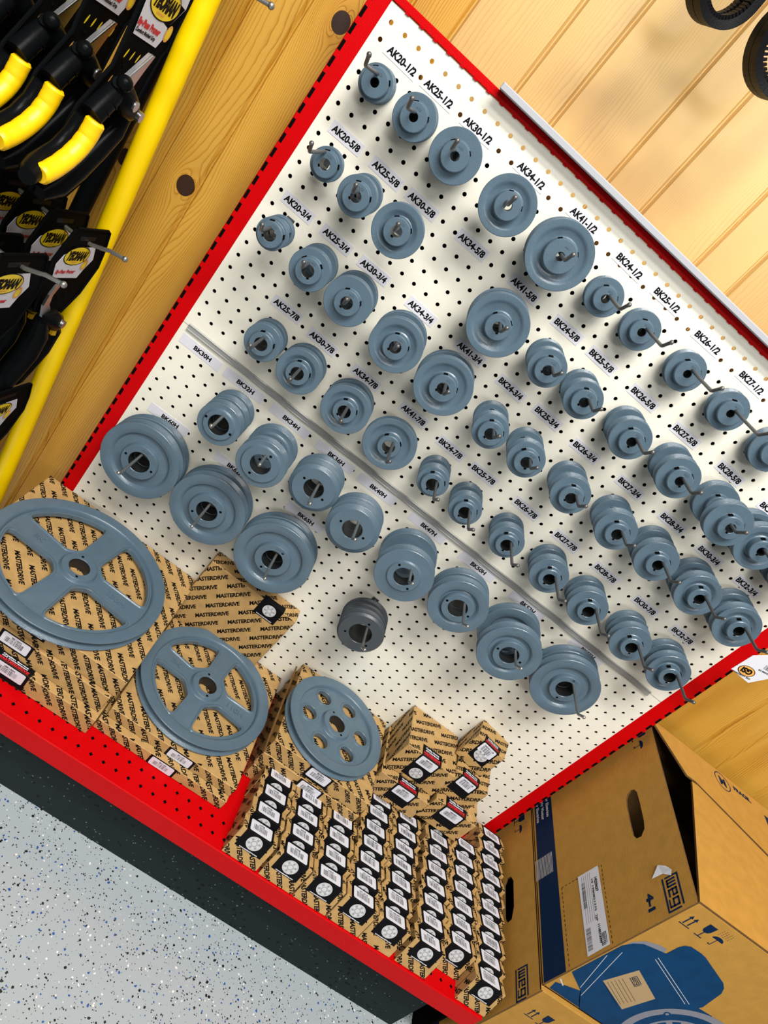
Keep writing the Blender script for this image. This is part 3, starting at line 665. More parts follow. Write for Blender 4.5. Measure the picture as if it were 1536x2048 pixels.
# ------------------------------------------------------------------ cartons
CM = [M['kraft'], M['ink'], M['kraftdark']]
def barcode(mb, O, U, V, w_, h_, mi=1, seed=0, dz=.02):
    rnd = random.Random(seed); x = 0; O, U, V = Vector(O), Vector(U), Vector(V); Nn = U.cross(V)
    while x < w_:
        bw = rnd.choice((.012, .02, .03, .04)); 
        if x+bw > w_: break
        a = O+U*x+Nn*dz; mb.add([a, a+U*bw, a+U*bw+V*h_, a+V*h_], [(0, 1, 2, 3)], mi); x += bw+rnd.choice((.025, .035, .05))
def rrect(w_, h_, r_, n=4):
    pts = []
    for cx, cy, a0 in ((w_/2-r_, h_/2-r_, 0), (-w_/2+r_, h_/2-r_, PI/2), (-w_/2+r_, -h_/2+r_, PI), (w_/2-r_, -h_/2+r_, 3*PI/2)):
        pts += arc(cx, cy, r_, a0, a0+PI/2, n)
    return pts
def sticker(mb, C_, U, V, w_, h_, txt, seed, Nn, flip=False):
    C_, U, V, Nn = Vector(C_), Vector(U), Vector(V), Vector(Nn)
    if flip: U, V = -U, -V
    mb.slab(rrect(w_, h_, .12), (C_+Nn*.02, U, V, Nn), .012, 0)
    mb.text(txt, C_+Nn*.026+V*h_*.30, U, V, h=h_*.15, w=min(w_*.7, h_*.15*text_tris(txt, 0, .0)[2]), mi=1, bold=.0)
    barcode(mb, C_+Nn*.0-U*(w_*.36)-V*(h_*.28), U, V, w_*.66, h_*.46, 1, seed, .026)
def disc_art(mb, C_, U, V, r_, Nn, mi=1, mi2=2):
    C_, U, V, Nn = Vector(C_), Vector(U), Vector(V), Vector(Nn)
    def D(c, r0, m_, dz, n=28): mb.add([c+Nn*dz+U*(r0*math.cos(2*PI*k/n))+V*(r0*math.sin(2*PI*k/n)) for k in range(n)], [tuple(range(n))], m_)
    def ring(r0, r1, m_, dz, n=28):
        vs = [C_+Nn*dz+(U*math.cos(2*PI*k/n)+V*math.sin(2*PI*k/n))*r0 for k in range(n)]+[C_+Nn*dz+(U*math.cos(2*PI*k/n)+V*math.sin(2*PI*k/n))*r1 for k in range(n)]
        mb.add(vs, [(k, n+k, n+(k+1) % n, (k+1) % n) for k in range(n)], m_)
    D(C_, r_, mi, .014); ring(r_*.86, r_*.90, mi2, .018); ring(r_*.30, r_*.42, mi2, .018)
    for k in range(6): D(C_+(U*math.cos(k*PI/3+.3)+V*math.sin(k*PI/3+.3))*r_*.64, r_*.17, mi2, .018, 12)
LM = [M['ink'], M['disc'], M['disc2'], M['white'], M['redink']]
def hub_carton_mesh(w_, t_, h_, ph):
    """carton at the origin: front bottom edge at y=0, z=0; leans back when rotated"""
    b = MB(); b.cbox(-w_/2, w_/2, 0, t_, 0, h_, 0, .035)
    b.pattern((-w_/2, 0, 0), (1, 0, 0), (0, 0, 1), w_, h_, -50, 1, ph)
    b.pattern((-w_/2, 0, h_), (1, 0, 0), (0, 1, 0), w_, t_, -50, 1, ph+.4)
    b.pattern((-w_/2, t_, 0), (0, -1, 0), (0, 0, 1), t_, h_, 40, 1, ph+.2)
    b.pattern((w_/2, 0, 0), (0, 1, 0), (0, 0, 1), t_, h_, 40, 1, ph+.7)
    b.add([(-w_/2-.004, t_*.48, .05), (-w_/2-.004, t_*.52, .05), (-w_/2-.004, t_*.52, h_-.05), (-w_/2-.004, t_*.48, h_-.05)], [(0, 1, 2, 3)], 2)
    return b
HUBW, HUBT, HUBH = 2.9, 1.45, 2.5
ORDC = ORD
COLS = [  # x centre, front y, count, pitch, texts from the front
    (25.1, -15.7, 4, 1.60, ['H7/8']*4), (28.15, -15.7, 4, 1.60, ['H5/8']*4), (31.15, -15.7, 4, 1.60, ['H3/4']*4),
    (34.2, -15.7, 7, 1.47, ['H1-3/16', 'H1-1/4', 'H1-1/8-STL', 'H1-1/8-STL', 'H1-1/8-STL', 'H1-1/8', 'H1-1/8']),
    (37.15, -15.7, 7, 1.47, ['H1-3/8-STL', 'H1-3/8-STL', 'H1-3/8-STL', 'H1', 'H1', 'H1', 'H1']),
    (40.5, -15.65, 8, 1.47, ['H1-3/8', 'H1-3/8', 'H1-3/8', 'H1-3/8', 'H1-1/2-STL', 'H1-1/2-STL', 'H1-1/2-STL', 'H1-1/2-STL']),
    (43.45, -14.3, 7, 1.44, ['H1-3/16', 'H1-3/16', 'H1-3/16', 'H1-1/2-STL', 'H1-1/2-STL', 'H1-1/2-STL', 'H1-1/2-STL']),
    (46.4, -15.6, 10, 1.42, ['H1-1/16-STL', 'H1-1/16-STL', 'H1-9/16-SH', 'H1-1/16-STL', 'SH1 1/8', 'SH1 1/8', 'SH1 1/8', 'SH1 1/8', 'SH1 1/8', 'SH1 1/8'])]
LEAN = math.radians(15.5)
body_me = []
for k in range(5):
    o_ = hub_carton_mesh(HUBW, HUBT, HUBH, k*.27).build('carton_body', CM, None, (0, 0, 0)); body_me.append(o_.data); bpy.data.objects.remove(o_)
lb = MB(); lw = 1.08
lb.slab([(-lw, HUBH-1.5), (lw, HUBH-1.5), (lw, HUBH), (-lw, HUBH)], ((0, -.008, 0), (1, 0, 0), (0, 0, 1), (0, -1, 0)), .006, 0)
lb.slab([(-lw, 0), (lw, 0), (lw, HUBT), (-lw, HUBT)], ((0, 0, HUBH+.012), (1, 0, 0), (0, 1, 0), (0, 0, 1)), .006, 0)
lb.slab([(-lw, HUBH-.55), (lw, HUBH-.55), (lw, HUBH), (-lw, HUBH)], ((0, HUBT+.010, 0), (1, 0, 0), (0, 0, 1), (0, 1, 0)), .006, 0)
disc_art(lb, (0, -.010, HUBH-.68), (1, 0, 0), (0, 0, 1), .58, (0, -1, 0), 1, 2)
lb.text('www.masterdrive.com', (0, -.018, HUBH-1.39), (1, 0, 0), (0, 0, 1), w=1.5, h=.10, mi=3, bold=.02)
o_ = lb.build('product_label', LM, None, (0, 0, 0)); label_me = o_.data; bpy.data.objects.remove(o_)
stick_me = {}
def get_sticker(t, flip):
    if (t, flip) not in stick_me:
        s_ = MB(); sticker(s_, (0, HUBT*.47, HUBH+.012), (1, 0, 0), (0, 1, 0), 1.78, 1.10, t, sum(map(ord, t)), (0, 0, 1), flip)
        o2 = s_.build('barcode_sticker', [M['white'], M['ink']], None, (0, 0, 0)); stick_me[(t, flip)] = o2.data; bpy.data.objects.remove(o2)
    return stick_me[(t, flip)]
for ci, (x, yf, n, pitch, txts) in enumerate(COLS):
    for k in range(n):
        dx = random.uniform(-.07, .07); rz = random.uniform(-.015, .015)
        y = yf+k*pitch
        pos = 'frontmost' if k == 0 else ('rearmost' if k == n-1 else '%s from the front' % ORDC[k])
        e = thing('bushing_carton', 'small kraft carton with wheel label, %s in the %s column from left' % (pos, ORDC[ci]), 'carton', (x+dx, y, -44.58), 'small bushing cartons in rows on the red shelf', rot=(-LEAN, 0, rz))
        for nm2, me in (('carton_body', body_me[(k*2+ci) % 5]), ('product_label', label_me), ('barcode_sticker', get_sticker(txts[k], txts[k] == 'H1-9/16-SH'))):
            c_ = bpy.data.objects.new(nm2, me); COL.objects.link(c_); c_.parent = e

def carton(lab, x0, x1, y0, y1, z0, z1, ph, group, faces='ft', label=None, ang=(-50, 45), angt=-50, rz=0, extra=None, lat=None, flap=False):
    o = ((x0+x1)/2, (y0+y1)/2, z0)
    e = thing('carton', lab, 'carton', o, group, rot=(0, 0, rz) if rz else None)
    b = MB(); b.cbox(x0, x1, y0, y1, z0, z1, 0, .05)
    wx, wy, wz = x1-x0, y1-y0, z1-z0
    if 'f' in faces: b.pattern((x0, y0, z0), (1, 0, 0), (0, 0, 1), wx, wz, ang[0], 1, ph)
    if 't' in faces: b.pattern((x0, y0, z1), (1, 0, 0), (0, 1, 0), wx, wy, angt, 1, ph+.35)
    if 'l' in faces: b.pattern((x0, y1, z0), (0, -1, 0), (0, 0, 1), wy, wz, ang[1], 1, ph+.6)
    if 'r' in faces: b.pattern((x1, y0, z0), (0, 1, 0), (0, 0, 1), wy, wz, ang[1], 1, ph+.6)
    if extra: extra(b)
    b.build('carton_body', CM, e, o)
    if label:
        txt, lx0, lx1, topd, frontd, mode = label
        L_ = MB(); cx = (lx0+lx1)/2; lw_ = (lx1-lx0)
        tk = .006
        if topd > 0: L_.slab([(lx0, 0), (lx1, 0), (lx1, topd), (lx0, topd)], ((0, y0, z1+.016), (1, 0, 0), (0, 1, 0), (0, 0, 1)), tk, 0)
        L_.slab([(lx0, z1-frontd), (lx1, z1-frontd), (lx1, z1), (lx0, z1)], ((0, y0-.016, 0), (1, 0, 0), (0, 0, 1), (0, -1, 0)), tk, 0)
        if mode in ('wrap', 'wrapshort'):
            fw = lw_*.86
            L_.text('Quality, Service', (cx, y0+topd*.78, z1+.020), (1, 0, 0), (0, 1, 0), w=fw*.8, h=topd*.15, mi=3)
            L_.text('and Commitment', (cx, y0+topd*.56, z1+.020), (1, 0, 0), (0, 1, 0), w=fw*.8, h=topd*.15, mi=3)
            L_.text('MASTERDRIVE', (cx, y0+topd*.28, z1+.020), (1, 0, 0), (0, 1, 0), w=fw, h=topd*.24, mi=4, bold=.03, shear=.2)
            L_.slab([(cx-fw/2, .06*topd), (cx+fw/2, .06*topd), (cx+fw/2, .10*topd), (cx-fw/2, .10*topd)], ((0, y0, z1+.021), (1, 0, 0), (0, 1, 0), (0, 0, 1)), .003, 4)
        if frontd > 2.0: disc_art(L_, (cx, y0-.018, z1-frontd+.75), (1, 0, 0), (0, 0, 1), .58, (0, -1, 0), 1, 2)
        if mode == 'disc':
            L_.text('www.masterdrive.com', (cx, y0-.024, z1-frontd+.12), (1, 0, 0), (0, 0, 1), w=lw_*.8, h=.1, mi=3)
        L_.build('product_label', LM, e, o)
        if txt:
            s_ = MB(); sh = min(1.0, frontd*.85); sz = z1-sh/2-.10
            sticker(s_, (cx, y0-.016, sz), (1, 0, 0), (0, 0, 1), lw_*.84, sh, txt, sum(map(ord, txt)), (0, -1, 0))
            s_.build('barcode_sticker', [M['white'], M['ink']], e, o)
    return e
G1 = 'flat cartons stacked on the left of the red shelf'
carton('flat kraft carton, bottom of the stack under the largest pulley', -2.5, 11.4, -13.85, -.3, -44.58, -42.95, .1, G1, 'ftr', ('2BK140H', 3.5, 6.3, .65, 1.55, 'wrap'))
carton('flat kraft carton, middle of the stack under the largest pulley', -2.55, 11.2, -13.2, -.3, -42.93, -41.2, .55, G1, 'ftr', ('BK130H', 3.0, 5.4, 0, 1.25, 'x'))
def torn(b):
    b.slab([(0, 0), (13.6, 0), (13.4, .75), (.3, .7)], ((-2.45, -13.05, -40.9), (1, 0, 0), (0, -.80, -.6), (0, -.6, .8)), .12, 0)
    b.pattern((-2.45, -13.05, -40.9), (0.0001, 0, 0) if False else (1, 0, 0), (0, .8, .6) if False else (0, .80, .6), .1, .1, 0)
carton('flat kraft carton directly under the largest pulley', -2.6, 11.45, -12.9, -.2, -41.18, -39.42, .9, G1, 'ftr', ('BK130H', 3.2, 5.6, .3, 1.25, 'x'))
G2 = 'flat cartons under the middle pulley'
carton('flat kraft carton, lower one under the middle spoked pulley', 11.5, 22.3, -13.05, -.3, -44.58, -43.6, .2, G2, 'ftr', ('BK110H', 15.9, 18.1, 0, .96, 'x'))
carton('flat kraft carton, upper one under the middle spoked pulley', 11.75, 22.3, -12.5, -.25, -43.58, -42.62, .7, G2, 'ftr', ('BK110H', 16.6, 18.8, 0, .94, 'x'))
G3 = 'flat cartons under the smallest flat pulley'
carton('kraft carton, bottom of the stack under the six-holed pulley', 22.95, 32.1, -9.3, -.2, -44.58, -43.05, .3, G3, 'ftrl')
carton('kraft carton, middle of the stack under the six-holed pulley', 22.85, 32.0, -9.2, -.2, -43.03, -41.55, .8, G3, 'ftrl', ('BK90H', 26.4, 28.6, 0, 1.35, 'x'))
def flaps(b):
    b.slab([(0, 0), (9.0, 0), (8.6, 1.2), (.2, 1.3)], ((22.75, -9.1, -41.5), (0, 1, 0), (-.35, 0, .94), (-.94, 0, -.35)), .14, 0, 2)
carton('kraft carton directly under the six-holed pulley, side flap open', 22.8, 31.9, -9.1, -.1, -41.53, -40.0, .45, G3, 'ftrl', ('BK90H', 26.2, 28.4, 0, 1.35, 'x'), extra=flaps)
big_pulley('large blue-grey spoked pulley lying flat at the far left of the shelf, the widest', 4.06, -7.67, -38.4, 6.475, 'spoke', math.radians(-6), ('BK', '130H'))
big_pulley('medium blue-grey four-spoked pulley lying flat in the middle of the three', 16.7, -6.75, -41.6, 5.45, 'spoke', math.radians(-6), ('BK', '110H'))
big_pulley('blue-grey pulley with six round web holes lying flat, the smallest of three', 26.9, -4.85, -39.05, 4.45, 'hole', math.radians(10), None)
# upright carton against the board
def upl(b): pass
e = carton('tall thin kraft carton standing upright against the lower pegboard', 11.25, 19.4, -1.75, -.15, -44.58, -35.75, .15, None, 'fltr', None, ang=(48, 45), angt=45)
q = MB(); q.slab([(16.2, -37.35), (18.2, -37.35), (18.2, -35.74), (16.2, -35.74)], ((0, -1.77, 0), (1, 0, 0), (0, 0, 1), (0, -1, 0)), .01, 0)
q.slab([(16.2, 0), (18.2, 0), (18.2, .6), (16.2, .6)], ((0, -1.76, -35.73), (1, 0, 0), (0, 1, 0), (0, 0, 1)), .01, 0)
disc_art(q, (17.2, -1.775, -36.4), (1, 0, 0), (0, 0, 1), .56, (0, -1, 0)); q.text('www.masterdrive.com', (17.2, -1.79, -37.2), (1, 0, 0), (0, 0, 1), w=1.5, h=.1, mi=3)
q.build('product_label', LM, e, ((11.25+19.4)/2, (-1.75-.15)/2, -44.58))
G4 = 'medium cartons stacked behind the small ones'
carton('medium kraft carton, top of the stack right of the six-holed pulley', 32.35, 37.3, -4.7, -.1, -39.75, -36.65, .25, G4, 'ftlr', ('2BK40H', 33.75, 35.75, 1.1, 2.75, 'wrap'), ang=(46, 115), angt=28)
carton('medium kraft carton, second from the top, right of the six-holed pulley', 32.2, 37.25, -5.6, -.4, -42.2, -39.78, .65, G4, 'ftlr', ('2BK40H', 33.9, 36.0, .9, 2.0, 'wrap'), ang=(46, 115), angt=28)
carton('medium kraft carton, bottom of the stack right of the six-holed pulley', 32.2, 37.2, -5.5, -.4, -44.58, -42.22, .05, G4, 'ftlr', None, ang=(46, 115), angt=28)
G5 = 'cube-like cartons stacked near the right upright'
carton('small cube kraft carton turned askew on top of the right-hand stack', 37.2, 40.1, -2.75, -.45, -36.5, -33.55, .35, G5, 'ftlr', ('2BK30-1-1/8', 37.85, 39.5, .75, 2.1, 'wrap'), rz=math.radians(-14), ang=(46, 115), angt=28)
carton('cube kraft carton in the middle of the right-hand stack', 37.45, 40.9, -4.1, -.5, -39.3, -36.55, .75, G5, 'ftlr', ('2BK30-1-1/8', 38.1, 39.9, .9, 2.0, 'wrap'), rz=math.radians(-6), ang=(46, 115), angt=28)
carton('cube kraft carton at the bottom of the right-hand stack', 37.6, 42.0, -5.0, -.6, -42.1, -39.33, .15, G5, 'ftlr', ('2BK40H', 38.6, 40.8, 1.0, 2.0, 'wrap'), ang=(46, 115), angt=28)
carton('kraft carton on the shelf carrying the right-hand stack', 37.65, 41.9, -2.9, -.6, -44.58, -42.13, .5, G5, 'ftlr', None, ang=(46, 115), angt=28)

# ------------------------------------------------------------------ two motor cartons on the floor
WM = [M['weg'], M['blueink'], M['bluepr'], M['kraftdark'], M['white'], M['ink'], M['greypr'], M['tanpr'], M['disc']]
def strokes(mb, segs, O, U, V, sc, th, mi, dz=.015):
    O, U, V = Vector(O), Vector(U), Vector(V); Nn = U.cross(V).normalized()
    for (a, b_, c, d_) in segs:      # axis-aligned rectangles x0,y0,x1,y1
        p = [O+U*(x*sc)+V*(y*sc)+Nn*dz for x, y in ((a, b_), (c, b_), (c, d_), (a, d_))]; mb.add(p, [(0, 1, 2, 3)], mi)
LOGO = [(0, 1.62, 3.1, 1.8), (0, .35, .16, 1.62), (0.0, 0, 3.3, .18), (3.14, .18, 3.3, 1.45),
        # w
        (.3, .42, .48, 1.4), (.3, .42, 1.08, .60), (.6, .42, .76, 1.4), (.9, .42, 1.08, 1.4),
        # e
        (1.24, .42, 1.42, 1.4), (1.24, 1.22, 1.98, 1.4), (1.24, .42, 1.98, .60), (1.80, .84, 1.98, 1.4), (1.24, .84, 1.98, .98),
        # g
        (2.14, .70, 2.32, 1.4), (2.14, 1.22, 2.96, 1.4), (2.14, .70, 2.96, .86), (2.78, .30, 2.96, 1.4), (2.14, .30, 2.96, .44)]
def arrows(mb, O, U, V, sc, mi=1):
    O, U, V = Vector(O), Vector(U), Vector(V); Nn = U.cross(V).normalized()
    def P(x, y): return O+U*(x*sc)+V*(y*sc)+Nn*.014
    def poly(*pts): mb.add([P(*p) for p in pts], [tuple(range(len(pts)))], mi)
    poly((0, 0), (1.3, 0), (1.3, .1), (0, .1))
    for x in (.25, .8): poly((x, .2), (x+.14, .2), (x+.14, 1.1), (x, 1.1)); poly((x-.16, 1.1), (x+.30, 1.1), (x+.07, 1.5))
def glass(mb, O, U, V, sc, mi=1):
    O, U, V = Vector(O), Vector(U), Vector(V); Nn = U.cross(V).normalized()
    def poly(*pts): mb.add([O+U*(x*sc)+V*(y*sc)+Nn*.014 for x, y in pts], [tuple(range(len(pts)))], mi)
    poly((.15, 0), (.85, 0), (.85, .08), (.15, .08)); poly((.46, .08), (.54, .08), (.54, .6), (.46, .6))
    poly((.5, .6), (.72, .68), (.84, .86), (.88, 1.5), (.12, 1.5), (.16, .86), (.28, .68))
def umbrella(mb, O, U, V, sc, mi=1):
    O, U, V = Vector(O), Vector(U), Vector(V); Nn = U.cross(V).normalized()
    def poly(*pts): mb.add([O+U*(x*sc)+V*(y*sc)+Nn*.014 for x, y in pts], [tuple(range(len(pts)))], mi)
    poly(*([(0, .75)]+[(.5-.5*math.cos(PI*k/10), .75+.34*math.sin(PI*k/10)) for k in range(1, 10)]+[(1, .75)]))
    poly((.47, .1), (.53, .1), (.53, .78), (.47, .78)); poly((.3, .05), (.53, .05), (.53, .12), (.3, .12)); poly((.28, .05), (.34, .05), (.34, .2), (.28, .2))
    for i in range(5):
        for j in range(4): x = .05+i*.22; y = 1.2+j*.17+(i % 2)*.06; poly((x, y), (x+.035, y), (x+.06, y+.09), (x+.025, y+.09))
SIDE_U, SIDE_V = (0, -1, 0), (0, 0, 1)
def open_box(mb, x0, x1, y0, y1, z0, z1, t=.16, hole=None, top=True):
    """corrugated box of panels; left panel can have a hand hole (outline in y,z)"""
    mb.cbox(x0+t, x1, y0, y0+t, z0, z1, 0, .04)
    mb.cbox(x0+t, x1, y1-t, y1, z0, z1, 0, .04); mb.cbox(x1-t, x1, y0+t, y1-t, z0, z1, 0, .04); mb.cbox(x0, x1, y0, y1, z0-.0, z0+t, 0, .03)
    a_, b2, c_, d_ = x0+t+.01, x1-t-.01, y0+t+.01, y1-t-.01
    for pts in ([(a_, c_, z0+t), (b2, c_, z0+t), (b2, c_, z1-.1), (a_, c_, z1-.1)], [(a_, d_, z0+t), (b2, d_, z0+t), (b2, d_, z1-.1), (a_, d_, z1-.1)], [(b2, c_, z0+t), (b2, d_, z0+t), (b2, d_, z1-.1), (b2, c_, z1-.1)], [(a_, c_, z0+t+.02), (b2, c_, z0+t+.02), (b2, d_, z0+t+.02), (a_, d_, z0+t+.02)]): mb.poly(pts, 3)  # dark liner faces: interior shade put into the colour
    # left panel with hole, triangulated
    bm = bmesh.new(); loops = [[(y0, z0), (y1, z0), (y1, z1), (y0, z1)], hole]; ed = []
    for lp in loops:
        vs = [bm.verts.new((a, b_, 0)) for a, b_ in lp]; ed += [bm.edges.new((vs[i-1], vs[i])) for i in range(len(vs))]
    bmesh.ops.triangle_fill(bm, use_beauty=True, edges=ed, normal=(0, 0, 1)); bm.verts.index_update()
    vv = [(v.co.x, v.co.y) for v in bm.verts]; ff = [tuple(v.index for v in f_.verts) for f_ in bm.faces]; bm.free()
    def keep(f_):
        c = (sum(vv[i][0] for i in f_)/len(f_), sum(vv[i][1] for i in f_)/len(f_)); ins = False
        for i in range(len(hole)):
            a, b_ = hole[i-1], hole[i]
            if (a[1] > c[1]) != (b_[1] > c[1]) and c[0] < (b_[0]-a[0])*(c[1]-a[1])/(b_[1]-a[1])+a[0]: ins = not ins
        return not ins
    ff = [f_ for f_ in ff if keep(f_)]
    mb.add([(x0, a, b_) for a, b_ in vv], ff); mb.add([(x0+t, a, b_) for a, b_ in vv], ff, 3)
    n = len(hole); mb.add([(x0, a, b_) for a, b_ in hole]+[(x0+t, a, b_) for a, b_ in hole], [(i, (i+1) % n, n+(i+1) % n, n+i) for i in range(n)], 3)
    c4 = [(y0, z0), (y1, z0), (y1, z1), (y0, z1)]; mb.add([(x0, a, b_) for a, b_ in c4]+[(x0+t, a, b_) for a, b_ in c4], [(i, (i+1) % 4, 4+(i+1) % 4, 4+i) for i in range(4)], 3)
X0 = 48.3
def yz(mb, pts, mi, d=.014): mb.add([(X0-d, a, b_) for a, b_ in pts], [tuple(range(len(pts)))], mi)
def xz(mb, pts, mi, yy, d=.014): mb.add([(a, yy-d, b_) for a, b_ in pts], [tuple(range(len(pts)))], mi)
HOLE = [(-4.05, -28.5), (-3.85, -28.15), (-4.0, -27.75), (-4.4, -27.55), (-5.6, -27.5), (-7.2, -27.5), (-7.85, -27.6), (-8.3, -28.0), (-8.25, -28.45), (-7.8, -28.72), (-6.4, -28.78), (-5.0, -28.78), (-4.4, -28.7)]
tb = thing('motor_carton', 'large brown corrugated box with blue motor print, open at the top', 'cardboard box', (57, -6.6, -38.9), 'large motor boxes right of the rack')
TO = (57, -6.6, -38.9)
b = MB(); open_box(b, X0, 65.5, -15.05, 1.9, -38.95, -24.9, .16, HOLE)
yz(b, [(1.85, -38.6), (-15.04, -38.7), (-15.04, -36.5), (1.85, -36.55)], 1)
for i in range(15):                                              # rubbed-off patch on the stripe
    zz_ = -38.95+i*.135+.05
    yz(b, [(-4.85, zz_), (-6.75, zz_), (-6.75, zz_+.05), (-4.85, zz_+.05)], 8, .02)
for s_, zz_ in (('Motor Eletrico', -37.05), ('Electric Motor', -37.65), ('Motor Electrico', -38.25)):
    b.text(s_, (X0-.02, 1.7, zz_), SIDE_U, SIDE_V, h=.34, w=2.9, mi=8, align='l', bold=0)
strokes(b, LOGO, (X0, -12.35, -27.15), SIDE_U, SIDE_V, .76, .1, 1)
b.text('4-1', (X0-.015, -13.45, -28.35), SIDE_U, SIDE_V, w=1.3, h=.55, mi=1, bold=.03)
glass(b, (X0, 1.35, -26.95), SIDE_U, SIDE_V, .95); umbrella(b, (X0, .25, -26.95), SIDE_U, SIDE_V, .9)
# dashed outline of the label field
for a, c in (((-8.6, -36.2), (-8.65, -32.1)), ((-8.65, -32.05), (-15.0, -32.05)), ((-8.6, -36.2), (-15.0, -36.15))):
    L_ = math.dist(a, c); n = int(L_/.36)
    for i in range(n):
        t0, t1 = i/n, (i+.55)/n; p, q_ = [(a[0]+(c[0]-a[0])*t, a[1]+(c[1]-a[1])*t) for t in (t0, t1)]
        ddx, ddz = (q_[1]-p[1])/L_*n*.02, -(q_[0]-p[0])/L_*n*.02; m_ = math.hypot(ddx, ddz); ddx, ddz = ddx/m_*.025, ddz/m_*.025
        yz(b, [(p[0]-ddx, p[1]-ddz), (q_[0]-ddx, q_[1]-ddz), (q_[0]+ddx, q_[1]+ddz), (p[0]+ddx, p[1]+ddz)], 5)
# motor picture on the front
FY = -15.05
xz(b, [(48.65, -31.6), (48.7, -30.7), (49.2, -30.0), (50.0, -29.6), (50.7, -29.5), (50.9, -30.0), (50.2, -30.5)], 6, FY, .010)
xz(b, [(48.55, -36.2), (48.55, -31.5), (48.86, -30.78), (49.32, -30.3), (50.39, -30.0), (51.2, -29.8), (53.5, -30.6), (56.9, -32.2), (58.2, -32.1), (58.9, -33.2), (58.9, -38.8), (51.9, -38.8), (51.2, -38.1), (50.4, -37.2)], 2, FY)
xz(b, [(51.0, -30.55), (50.98, -28.75), (51.12, -28.35), (51.45, -28.12), (52.4, -28.08), (52.9, -28.15), (55.7, -29.05), (56.2, -29.4), (56.55, -29.9), (57.0, -31.9), (56.9, -32.3), (56.2, -32.4)], 2, FY, .018)
for p_, q_ in (((51.0, -30.55), (56.2, -32.4)), ((51.0, -30.8), (56.0, -32.6)), ((48.7, -33.0), (50.2, -37.0)), ((49.1, -32.0), (50.9, -37.6))):
    dx_, dz_ = q_[0]-p_[0], q_[1]-p_[1]; l_ = math.hypot(dx_, dz_); nx_, nz_ = -dz_/l_*.022, dx_/l_*.022
    xz(b, [(p_[0]-nx_, p_[1]-nz_), (q_[0]-nx_, q_[1]-nz_), (q_[0]+nx_, q_[1]+nz_), (p_[0]+nx_, p_[1]+nz_)], 8, FY, .021)
xz(b, [(48.66, -37.9), (50.5, -37.25), (51.9, -38.75), (48.9, -38.75)], 2, FY)
xz(b, [(48.62, -37.3), (49.3, -37.75), (49.3, -37.85), (48.6, -37.45)], 8, FY, .02)
def ringsec(r0, r1, a0, a1, mi, dd, n=30):
    for i in range(n):
        t0, t1 = a0+(a1-a0)*i/n, a0+(a1-a0)*(i+1)/n
        pq = [(59.3+r*math.cos(t), -36.4+r*math.sin(t)) for r, t in ((r0, t0), (r1, t0), (r1, t1), (r0, t1))]
        if min(p[1] for p in pq) > -38.85 and max(p[0] for p in pq) < 65: xz(b, pq, mi, FY, dd)
ringsec(3.75, 4.38, math.radians(10), math.radians(215), 6, .022, 60); ringsec(3.0, 3.75, math.radians(10), math.radians(215), 2, .021, 60); ringsec(0, 3.0, math.radians(0), math.radians(218), 6, .022, 60)
for k in range(9):
    a0 = math.radians(20+k*22); ringsec(1.2, 2.8, a0, a0+.22, 2, .026, 4)
xz(b, arc(56.15, -34.35, .26, 0, 2*PI*(15/16), 15), 2, FY, .028); xz(b, arc(56.15, -34.35, .13, 0, 2*PI*(15/16), 15), 6, FY, .031)
xz(b, [(50.59, -35.2), (51.23, -32.45), (54.32, -33.79), (53.85, -36.47)], 7, FY, .020)
u_ = Vector((3.09, 0, -1.34)).normalized(); v_ = Vector((.3, 0, 1)).normalized()
strokes(b, LOGO, (51.45, FY-.012, -33.55), u_, v_, .32, .1, 1, .015)
for i in range(6):
    p = Vector((51.2, FY-.024, -34.0))-v_*(i*.28); b.add([p, p+u_*2.7, p+u_*2.7+v_*.03, p+v_*.03], [(0, 1, 2, 3)], 5)
arrows(b, (49.0, FY, -27.05), (1, 0, 0), (0, 0, 1), .75); glass(b, (50.35, FY, -27.1), (1, 0, 0), (0, 0, 1), .95); umbrella(b, (51.5, FY, -27.15), (1, 0, 0), (0, 0, 1), .95)
b.build('box_body', WM, tb, TO)
def flap_mesh(pts, zlift, name):
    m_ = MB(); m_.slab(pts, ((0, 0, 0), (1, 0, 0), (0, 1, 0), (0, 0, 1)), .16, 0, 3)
    m_.v = [(x, y, z+zlift(x, y)) for x, y, z in m_.v]; return m_
fm = flap_mesh([(48.35, -15.05), (65.5, -15.05), (65.5, -6.6), (52.6, -2.55), (51.9, -2.6), (51.8, -3.1)], lambda x, y: -24.72, 'f')
fm.build('top_flap', WM, tb, TO)
fm = flap_mesh([(48.35, 1.9), (51.4, -2.35), (52.4, -2.3), (65.5, -6.3), (65.5, 1.9)], lambda x, y: -24.70+.02, 'f')
fm.lathe([(.86, 0), (.95, 0)], (56.8, .75, -24.665), 'z', 36, 1); fm.text('M', (56.8, .75, -24.66), (1, 0, 0), (0, 1, 0), w=.8, h=.9, mi=1, bold=.01)
fm.text('FRAGIL', (59.4, 1.1, -24.66), (1, 0, 0), (0, 1, 0), w=2.2, h=.45, mi=1)
for x in (62.0, 63.0): fm.add([(x, -1.5, -24.66), (x+.5, -1.5, -24.66), (x+.5, .6, -24.66), (x, .6, -24.66)], [(0, 1, 2, 3)], 1)
fm.build('top_flap', WM, tb, TO)
pl = MB(); yzq = [(-8.53, -34.46), (-8.55, -32.37), (-14.79, -32.26), (-14.85, -34.37)]
pl.add([(X0-.03, a, c) for a, c in yzq], [(0, 1, 2, 3)], 0)
u0 = Vector((0, -1, 0)); v0 = Vector((0, 0, 1))
barcode(pl, (X0-.02, -9.3, -34.2), u0, v0, 2.1, .35, 1, 5, .016); barcode(pl, (X0-.02, -12.9, -34.25), u0, v0, 1.7, .45, 1, 6, .016)
